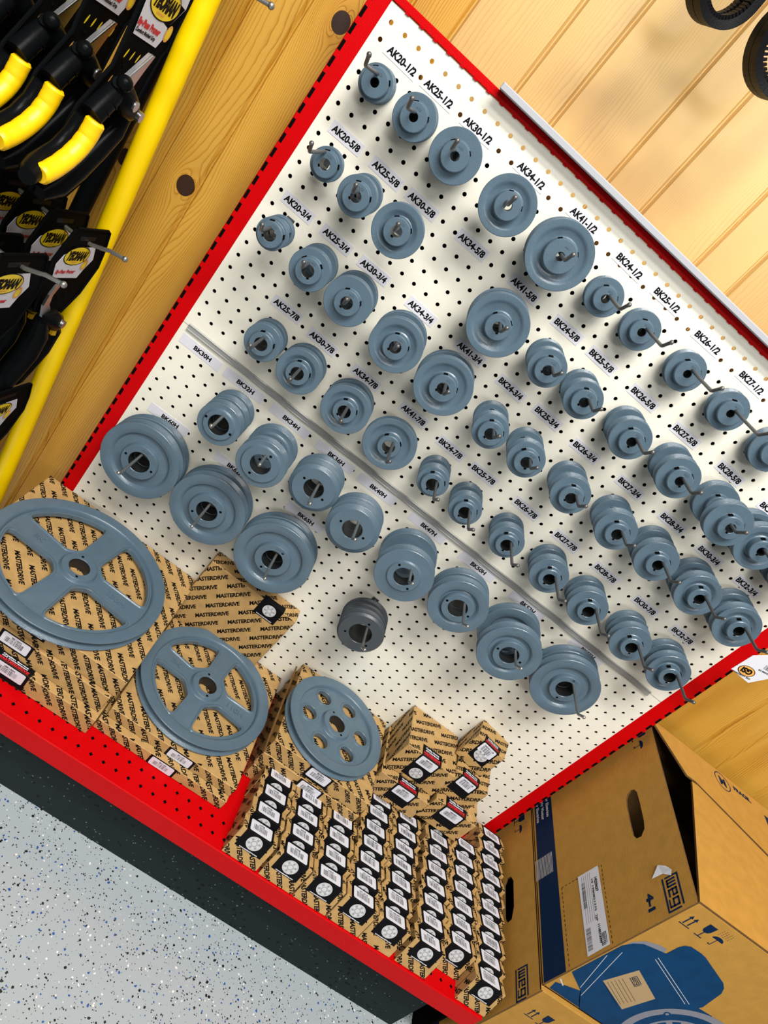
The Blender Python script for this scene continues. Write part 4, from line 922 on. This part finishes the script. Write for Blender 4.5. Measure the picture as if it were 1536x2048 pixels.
pl.text('14229637', (X0-.036, -9.35, -32.75), u0, v0, w=1.2, h=.26, mi=1, align='l', bold=.02)
pl.text('10 1980821375  2JP', (X0-.036, -9.35, -33.1), u0, v0, w=3.4, h=.18, mi=1, align='l', bold=0)
pl.text('1118573099', (X0-.036, -14.5, -32.8), u0, v0, w=1.2, h=.2, mi=1, align='r', bold=.02) if False else pl.text('1118573099', (X0-.036, -13.0, -33.0), u0, v0, w=1.4, h=.2, mi=1, align='l', bold=.02)
for i in range(5): pl.add([(X0-.036, -8.7, -33.3-i*.2), (X0-.036, -12.6, -33.3-i*.2), (X0-.036, -12.6, -33.28-i*.2), (X0-.036, -8.7, -33.28-i*.2)], [(0, 1, 2, 3)], 1)
strokes(pl, LOGO, (X0-.025, -13.75, -32.95), u0, v0, .27, .1, 1, .014)
pl.build('shipping_label', [M['white'], M['ink']], tb, TO)
pp = MB(); pp.poly([(X0-.06, -11.96, -27.85), (X0-.14, -11.29, -27.08), (X0-.03, -11.55, -26.55), (X0-.16, -12.18, -26.06), (X0-.02, -12.42, -26.3), (X0-.05, -12.02, -26.9)])
tag(pp.build('torn_paper', M['white'], tb, TO), 'torn scrap of white paper')
bb = thing('motor_carton', 'large brown corrugated box on the floor underneath the open motor box', 'cardboard box', (57, -6.8, -53), 'large motor boxes right of the rack')
BO = (57, -6.8, -53); b = MB()
HOLE2 = [(-4.7, -42.4), (-4.75, -41.9), (-5.3, -41.6), (-7.7, -41.6), (-8.7, -41.9), (-8.8, -42.4), (-8.2, -42.75), (-5.2, -42.75)]
open_box(b, X0, 65.5, -15.4, 1.7, -53, -39.0, .16, HOLE2); b.cbox(X0, 65.5, -15.38, 1.7, -39.15, -38.98, 0, .03)
strokes(b, LOGO, (X0, -13.0, -41.6), SIDE_U, SIDE_V, .74, .1, 1)
glass(b, (X0, .95, -41.3), SIDE_U, SIDE_V, .9); umbrella(b, (X0, -.1, -41.3), SIDE_U, SIDE_V, .9)
arrows(b, (49.5, -15.4, -42.1), (1, 0, 0), (0, 0, 1), .72); glass(b, (50.65, -15.4, -42.25), (1, 0, 0), (0, 0, 1), .95)
yz(b, [(1.6, -52.6), (-15.3, -52.6), (-15.3, -50.5), (1.6, -50.5)], 1)
b.build('box_body', WM, bb, BO)

# ------------------------------------------------------------------ yellow and black poles on the left
def pole(name, lab, p0, p1, r_, m_, cat):
    q = MB(); a, c = Vector(p0), Vector(p1); q.tube([a+(c-a)*(i/6) for i in range(7)], r_, 28); o_ = q.build(name, m_, None, p1); tag(o_, lab, cat); return o_
def ext(p0, p1, t): a, c = Vector(p0), Vector(p1); return tuple(a+(c-a)*t)
pa, pb = (-8.67, -1, -5.56), (-5.44, -1, -41.49)
pole('pole', 'bright yellow round pole leaning on the pine wall beside the pruners', ext(pa, pb, -.5), ext(pa, pb, 1.31), .70, M['yellow'], 'pole')
pole('pole', 'black round pole behind the pruner cards, left of the yellow pole', (-10.6, .6, 10), (-9.9, .6, -30), .62, M['black'], 'pole')
pole('pole', 'short piece of orange-yellow pole in the top left corner', (-14.4, -7.6, 4), (-14.35, -7.6, -11.5), .85, M['yellowgrip'], 'pole')

# ------------------------------------------------------------------ pruner rack
rk = MB(); rk.cbox(-16.6, -16.0, -18, 2.6, -53, 12, 0, .05); rk.cbox(-15.9, -14.9, 1.6, 2.7, -53, 12, 0, .05)
tag(rk.build('side_rack', M['blackmat'], None, (-16, -8, -53)), 'black side panel rack at the left edge holding the pruner hooks', 'display rack')
def side_hook(y, z, lab, xt=-4.03, drop=0):
    h = thing('peg_hook', lab, 'peg hook', (-15.5, y, z), 'long hooks for the pruner cards')
    q = MB(); q.tube([(-16.0, y, z-.75), (-7.0, y, z-.75), (-6.0, y, z-.62), (-5.3, y, z-.35), (-5.0, y, z-.2), (xt, y, z)], .125, 12); q.ball((xt, y, z), .19, 12)
    q.build('wire', M['zinc'], h, (-15.5, y, z)); q = MB(); q.cbox(-16.0, -15.9, y-.4, y+.4, z-1.6, z-.3, 0, .03); q.build('mounting_plate', M['zinc'], h, (-15.5, y, z)); return h
side_hook(-6.0, -18.72, 'long zinc hook through the lower right pruner cards, by the yellow pole')
side_hook(-12.3, -19.3, 'long zinc hook through the lower left pruner card')
side_hook(-6.0, -3.26, 'empty end of a long zinc hook at the top edge, above the yellow pole')
side_hook(-10.9, -3.4, 'long zinc hook of the upper pruner cards, above the frame')

YM = [M['card'], M['white'], M['yellowink'], M['ink'], M['redink'], M['orange']]
def yzs(mb, pts, x, mi, t=None):
    """outline in (y,z) at plane x facing +x"""
    if t: mb.slab([(a, b_) for a, b_ in pts], ((x, 0, 0), (0, 1, 0), (0, 0, 1), (1, 0, 0)), t, mi)
    else:
        ar = sum(pts[i-1][0]*pts[i][1]-pts[i][0]*pts[i-1][1] for i in range(len(pts)))
        mb.add([(x, a, b_) for a, b_ in (pts if ar > 0 else pts[::-1])], [tuple(range(len(pts)))], mi)
def ellipse(c, a, b_, rot, n=30):
    return [(c[0]+a*math.cos(t)*math.cos(rot)-b_*math.sin(t)*math.sin(rot), c[1]+a*math.cos(t)*math.sin(rot)+b_*math.sin(t)*math.cos(rot)) for t in [2*PI*k/n for k in range(n)]]
def lower_pruner(O_, lab, group):
    t = thing('hand_pruner', lab, 'pruner', O_, group)
    c = MB(); CARD = [(-8.37, -18.08), (-4.15, -18.76), (-3.78, -18.96), (-3.15, -20.34), (-2.8, -21.7), (-3.45, -23.62), (-4.68, -24.82), (-5.55, -24.88), (-8.41, -23.8), (-9.14, -21.4), (-9.29, -20.07), (-8.74, -18.74)]
    bm = bmesh.new(); SL = [(-7.43, -18.72), (-5.31, -19.05), (-5.32, -19.33), (-7.28, -19.05)]; ed = []
    yzs(c, CARD, -6.2, 0, .10)
    c.tube([(-6.2, a, b_) for a, b_ in CARD+CARD[:1]], .09, 6, 0, False)
    yzs(c, SL, -6.19, 3)
    for i in range(5):
        for j in range(3): c.ball((-6.19, -5.0-j*.8-(i % 2)*.3, -22.3-i*.42), .07, 6, 0)
    c.build('backing_card', YM, t, O_)
    l_ = MB(); yzs(l_, [(-6.88, -19.52), (-4.74, -19.88), (-4.19, -20.87), (-4.79, -21.47), (-5.16, -22.07), (-8.32, -21.44), (-8.73, -20.42), (-8.32, -19.86)], -6.17, 1, .02)
    yzs(l_, [(-6.5, -19.6), (-6.2, -19.55), (-5.0, -21.2), (-5.5, -20.7), (-6.4, -20.4)], -6.165, 0)
    an = math.radians(-10); yzs(l_, ellipse((-6.66, -20.17), 1.62, .66, an), -6.155, 3); yzs(l_, ellipse((-6.66, -20.17), 1.54, .60, an), -6.15, 2)
    u = (0, math.cos(an), math.sin(an)); v = (0, -math.sin(an), math.cos(an))
    l_.text('YEOMAN', (-6.14, -6.66, -20.15), u, v, w=2.5, h=.58, mi=3, bold=.05, shear=.15); l_.text('COMPANY', (-6.14, -6.74, -20.60), u, v, w=.9, h=.11, mi=5, bold=.01)
    l_.text('By-Pass Pruner', (-6.15, -7.1, -21.2), u, v, w=2.5, h=.26, mi=4, bold=.02, shear=.1)
    yzs(l_, ellipse((-5.15, -21.05), .36, .36, 0, 20), -6.14, 5); yzs(l_, ellipse((-5.15, -21.05), .24, .24, 0, 20), -6.135, 2)
    l_.build('product_label', YM, t, O_)
    b_ = MB(); yzs(b_, [(-8.02, -21.65), (-8.32, -21.69), (-8.58, -22.3), (-8.65, -23.05), (-8.15, -24.02), (-7.4, -24.4), (-7.2, -23.9), (-7.99, -23.08), (-8.14, -22.39), (-7.85, -21.82)][::1], -5.75, 0, .14); b_.build('blade', M['steel'], t, O_)
    h = MB(); h.tube([(-5.8, -8.0, -24.1), (-5.75, -7.2, -24.2), (-5.7, -6.5, -24.6), (-5.7, -6.0, -25.1)], [.25, .6, .62, .45], 16); h.lathe([(.001, -.02), (.30, 0), (.34, .06)], (0, 0, 0), 'z', 16) if False else None
    h.build('head', M['black'], t, O_)
    h = MB(); h.tube([(-5.35, -6.62, -24.4), (-4.98, -6.62, -24.4)], .28, 14); h.build('pivot_bolt', M['steel'], t, O_)
    h = MB(); h.tube([(-5.9, -7.6, -24.3), (-5.8, -7.3, -25.6), (-5.8, -7.4, -27.0), (-5.9, -7.9, -28.6), (-5.9, -8.2, -29.6), (-5.9, -8.25, -30.0)], [.4, .62, .66, .64, .55, .3], 16); h.build('handle', M['black'], t, O_)
    h = MB(); h.tube([(-5.9, -6.1, -24.6), (-5.9, -5.2, -25.9), (-5.9, -5.5, -27.3), (-5.9, -6.3, -28.5), (-5.9, -6.8, -29.4), (-5.9, -6.9, -29.8)], [.35, .50, .56, .55, .5, .3], 16); h.build('handle', M['black'], t, O_)
    h = MB(); yzs(h, [(-6.2, -24.6), (-5.6, -24.9), (-5.25, -25.6), (-5.5, -26.0), (-6.1, -25.8)], -5.5, 0, .2); h.build('safety_catch', M['yellowgrip'], t, O_)
    return t
G6 = 'pruners on black cards, lower rows'
LO = (-6.2, -6, -24.9)
p1 = lower_pruner(LO, 'hand pruner on black card with yellow oval label, front of the lower right hook', G6)
def at(root, dx, dy, dz, lab, group=None):
    l = root.location+Vector((dx*S, dy*S, dz*S)); return dup(root, l, lab, group)
at(p1, -1.55, 0, 0, 'hand pruner on black card, second back on the lower right hook')
at(p1, -3.1, 0, 0, 'hand pruner on black card, third back on the lower right hook')
at(p1, -4.65, 0, 0, 'hand pruner on black card, rearmost on the lower right hook, mostly hidden')
at(p1, 0, -6.3, -.75, 'hand pruner on black card, front of the lower left hook at the left edge')
at(p1, -1.55, -6.3, -.75, 'hand pruner on black card, second back on the lower left hook')
at(p1, .9, -1.8, -11.0, 'black pruner card corner at the left edge, lowest of the pruners')

def upper_pruner(O_, lab, group):
    t = thing('hand_pruner', lab, 'pruner', O_, group)
    c = MB(); CARD = [(-13.3, -4.5), (-8.88, -3.8), (-8.69, -7.73), (-8.93, -8.07), (-9.33, -14.12), (-11.57, -16.08), (-14.7, -15.32), (-14.2, -11.0), (-12.95, -9.0)]
    yzs(c, CARD, -6.3, 0, .10); c.tube([(-6.3, a, b_) for a, b_ in CARD+CARD[:1]], .09, 6, 0, False)
    for i in range(6):
        for j in range(4): c.ball((-6.29, -9.5-j*.85-(i % 2)*.35, -8.9-i*.62), .075, 6, 0)
    for j in range(5): yzs(c, ellipse((-12.3+j*.62, -8.35-j*.06), .07, .24, -.4, 10), -6.285, 2)
    for j in range(3): yzs(c, ellipse((-12.6+j*.7, -9.6), .06, .2, -.4, 10), -6.285, 5)
    c.build('backing_card', YM, t, O_)
    l_ = MB(); yzs(l_, [(-13.15, -4.9), (-12.63, -7.45), (-10.01, -7.77), (-9.66, -7.21), (-9.88, -6.74), (-8.98, -5.73), (-9.2, -4.7)], -6.25, 1, .02)
    yzs(l_, [(-10.9, -6.5), (-9.9, -6.75), (-9.05, -5.75), (-9.8, -5.6)], -6.245, 0)
    an = math.radians(-6); yzs(l_, ellipse((-11.1, -5.85), 1.6, .74, an), -6.235, 3); yzs(l_, ellipse((-11.1, -5.85), 1.52, .68, an), -6.23, 2)
    u = (0, math.cos(an), math.sin(an)); v = (0, -math.sin(an), math.cos(an))
    l_.text('YEOMAN', (-6.22, -11.1, -5.82), u, v, w=2.5, h=.62, mi=3, bold=.05, shear=.1); l_.text('COMPANY', (-6.22, -11.2, -6.33), u, v, w=.9, h=.12, mi=5, bold=.01)
    l_.text('By-Pass Pruner', (-6.23, -11.55, -6.95), u, v, w=2.5, h=.3, mi=4, bold=.03); l_.text('Comfort Molded Grip', (-6.23, -11.6, -7.3), u, v, w=2.2, h=.17, mi=3, bold=.02)
    yzs(l_, ellipse((-9.55, -7.0), .33, .40, 0, 20), -6.22, 5); yzs(l_, ellipse((-9.55, -7.0), .22, .28, 0, 20), -6.215, 2)
    l_.build('product_label', YM, t, O_)
    b_ = MB(); yzs(b_, [(-12.9, -9.5), (-12.52, -8.99), (-11.42, -7.87), (-10.94, -7.9), (-11.3, -8.75), (-11.51, -9.34), (-11.65, -9.9)], -5.7, 0, .16)
    b_.tube([(-5.62, -12.6, -9.0), (-5.62, -11.42, -7.87)], .05, 6); b_.build('blade', M['steel'], t, O_)
    h = MB(); h.tube([(-5.5, -13.6, -9.25), (-5.5, -12.9, -9.6), (-5.5, -12.0, -10.15), (-5.6, -11.1, -10.5)], [.25, .55, .62, .5], 16); h.ball((-5.3, -13.45, -9.15), .36, 14); h.build('head', M['black'], t, O_)
    for (a, b2) in ((-12.35, -9.9), (-11.3, -10.4)):
        h = MB(); h.tube([(-5.3, a, b2), (-4.86, a, b2)], .25, 14); h.build('pivot_bolt', M['steel'], t, O_)
    h = MB(); h.tube([(-5.6, -14.3, -10.95), (-5.6, -13.9, -10.5), (-5.6, -13.45, -10.0), (-5.6, -13.0, -9.55)], [.52, .50, .48, .42], 18)
    for q_ in (.35, .7): h.tube([(-5.6, -14.3+q_*1.0, -10.95+q_*1.05), (-5.6, -14.27+q_*1.0, -10.9+q_*1.05)], .525, 18)
    h.build('collar', M['black'], t, O_)
    h = MB(); P_ = [(-14.3, -11.0), (-14.33, -11.35), (-14.38, -11.8), (-14.6, -12.3), (-15.05, -12.8), (-15.6, -13.2), (-16.2, -13.5), (-16.7, -13.65)]
    pts = []; rs = []
    for i in range(len(P_)-1):
        for k in range(4): t_ = k/4; pts.append((-5.3, P_[i][0]+(P_[i+1][0]-P_[i][0])*t_, P_[i][1]+(P_[i+1][1]-P_[i][1])*t_)); rs.append(.43+(-.008 if k == 0 else .0))
    pts.append((-5.3, *P_[-1])); rs.append(.34); rs[0] = .36; h.tube(pts, rs, 20); h.build('grip', M['yellowgrip'], t, O_)
    h = MB(); h.tube([(-5.9, -14.4, -11.2), (-5.95, -14.5, -12.1), (-5.95, -15.1, -12.85), (-5.95, -16.2, -13.55), (-5.6, -16.85, -13.75), (-5.45, -17.25, -13.85)], [.3, .33, .33, .36, .48, .36], 16); h.build('handle', M['black'], t, O_)
    h = MB(); h.tube([(-6.0, -10.4, -10.6), (-5.9, -10.9, -11.8), (-5.9, -11.8, -12.9), (-5.9, -12.7, -13.9), (-5.9, -13.7, -14.75), (-5.95, -14.6, -15.2)], [.4, .55, .6, .62, .6, .35], 16); h.build('handle', M['black'], t, O_)
    return t
G7 = 'pruners on black cards, upper row'
UO = (-6.3, -12, -16)
u1 = upper_pruner(UO, 'hand pruner with curved yellow grip on black card, nearest the yellow pole', G7)
at(u1, -2.05, 0, 0, 'hand pruner with curved yellow grip, middle one of the upper row')
at(u1, -3.7, 0, 0, 'hand pruner with curved yellow grip, left one of the upper row')
at(u1, -5.6, 0.2, .1, 'hand pruner in the dark top left corner, rearmost of the upper row')

# ------------------------------------------------------------------ black belts, top right
def belt(x, yc, zb, wd, hh, rz, lab, tilt=0):
    t = thing('drive_belt', lab, 'belt', (x, yc, zb), 'black drive belts hanging on the wall')
    path = []
    for k in range(25): a = PI+PI*k/24; path.append((wd/2*math.cos(a), zb+wd/2*1.05+wd/2*1.05*math.sin(a)))
    for k in range(1, 8): path.append((wd/2-(wd/2-1.0)*k/8*.8, zb+wd/2+(hh-wd)*k/8))
    for k in range(13): a = PI*k/12; path.append((.95*math.cos(a), zb+hh-1+.95*math.sin(a)))
    for k in range(7, 0, -1): path.append((-(wd/2-(wd/2-1.0)*k/8*.8), zb+wd/2+(hh-wd)*k/8))
    ca, sa = math.cos(rz), math.sin(rz)
    for yo in (-.78, 0.0):
        q = MB(); n = len(path); vs = []
        for i, (px_, pz_) in enumerate(path):
            (ax, az), (bx, bz) = path[i-1], path[(i+1) % n]; tx, tz = bx-ax, bz-az; l_ = math.hypot(tx, tz); nx, nz = tz/l_, -tx/l_   # outward
            for ro, wo in ((.0, .36), (.0, -.36), (-.42, -.24), (-.42, .24)):
                lx, lz, ly = px_+nx*ro, pz_+nz*ro, yo+wo
                vs.append((x+lx*ca-ly*sa, yc+lx*sa+ly*ca, lz))
        q.add(vs, [(i*4+k, i*4+(k+1) % 4, ((i+1) % n)*4+(k+1) % 4, ((i+1) % n)*4+k) for i in range(n) for k in range(4)], 0)
        o_ = q.build('belt_loop', M['rubber'], t, (x, yc, zb))
        # cogs on the inside
        q = MB(); dist = 0
        for i in range(n):
            (ax, az), (bx, bz) = path[i], path[(i+1) % n]; l_ = math.dist((ax, az), (bx, bz)); m_ = max(1, int(l_/.26)); tx, tz = (bx-ax)/l_, (bz-az)/l_; nx, nz = tz, -tx
            for k in range(m_):
                cx_, cz_ = ax+(bx-ax)*(k+.5)/m_, az+(bz-az)*(k+.5)/m_; V8 = []
                for ro in (-.40, -.62):
                    for tt in (-.07, .07):
                        for wo in (-.24, .24):
                            lx, lz, ly = cx_+nx*ro+tx*tt, cz_+nz*ro+tz*tt, yo+wo; V8.append((x+lx*ca-ly*sa, yc+lx*sa+ly*ca, lz))
                q.add(V8, [(0, 1, 3, 2), (4, 6, 7, 5), (0, 4, 5, 1), (2, 3, 7, 6), (0, 2, 6, 4), (1, 5, 7, 3)], 1)
        q.build('belt_cogs', [M['rubber'], M['rubber']], o_, (x, yc, zb))
    return t
belt(12.6, -1.6, 9.7, 3.7, 26, math.radians(24), 'black cogged drive belts hanging at the top edge, left pair')
belt(17.3, -2.4, 9.2, 4.4, 26, math.radians(12), 'black cogged drive belts hanging at the right edge of the frame')
for x, z in ((12.6, 34.6), (17.3, 34.2)):
    h = thing('peg_hook', 'zinc wall hook above the frame carrying black belts at x %d' % x if False else ('zinc wall hook carrying the left pair of belts' if x < 15 else 'zinc wall hook carrying the right pair of belts'), 'peg hook', (x, 3, z))
    q = MB(); q.tube([(x, 3.0, z), (x, -3.6, z), (x, -4.2, z+.5)], .2, 10); q.build('wire', M['zinc'], h, (x, 3, z))

# ------------------------------------------------------------------ hang tag at the right edge
TG = (46, -4, -14)
tg = thing('hang_tag', 'white barcode hang tag with round orange logo beside the right upright', 'tag', TG)
q = MB(); q.slab([(44.15, -14.95), (45.91, -14.95), (46.9, -13.2), (47.0, -12.2), (45.2, -12.2), (44.25, -13.2)], ((0, -4, 0), (1, 0, 0), (0, 0, 1), (0, -1, 0)), .03, 0); q.build('card', M['white'], tg, TG)
q = MB()
an = math.radians(-168)
u = Vector((math.cos(an), 0, math.sin(an))); v = Vector((-math.sin(an), 0, math.cos(an)))
C_ = Vector((45.0, -4.02, -14.35)); 
for r_, m_, dz in ((1.0, 1, 0), (.9, 2, .004)): q.add([C_+u*(.66*r_*math.cos(2*PI*k/28))+v*(.42*r_*math.sin(2*PI*k/28))+Vector((0, -dz, 0)) for k in range(28)], [tuple(range(28))], m_)
q.text('GSI', C_+Vector((0, -.01, 0)), u, v, w=.85, h=.42, mi=1, bold=.03)
q.text('GSI CORDING', (45.0, -4.025, -14.82), u, v, w=1.5, h=.12, mi=1, bold=0)
barcode(q, (46.3, -4.0, -12.9), u, v, .8, .4, 1, 11, .02); q.text('A2U04M 370', (45.9, -4.025, -13.6), u, v, w=.9, h=.12, mi=1, bold=0)
q.build('print', [M['white'], M['ink'], M['orange']], tg, TG)
q = MB(); rp = [(48.2+1.15*math.cos(2*PI*k/32), -4.6, -11.6+1.15*math.sin(2*PI*k/32)) for k in range(33)]; q.tube(rp, .28, 12, 0, False)
tag(q.build('hose_coil', M['rubber'], None, (48.2, -4.6, -12.8)), 'black rubber ring hanging at the right edge beside the white tag', 'rubber ring')
q = MB(); q.tube([(48.2, 3, -10.3), (48.2, -4.9, -10.45), (48.2, -5.4, -10.1)], .14, 10)
tag(q.build('wall_hook', M['zinc'], None, (48.2, 3, -10.4)), 'zinc wall hook carrying the black rubber ring and the white tag', 'hook')

# ------------------------------------------------------------------ camera pose
r, d, f = [Vector(q) for q in Rw]
r.normalize(); f = (f-r*f.dot(r)).normalized(); d = f.cross(r)
mw = Matrix((( r.x, -d.x, -f.x, 0), (r.y, -d.y, -f.y, 0), (r.z, -d.z, -f.z, 0), (0, 0, 0, 1)))
mw.translation = W(8.935, -47.759, -1.106)
camo.matrix_world = mw
cam.clip_start = .02
SC.camera = camo
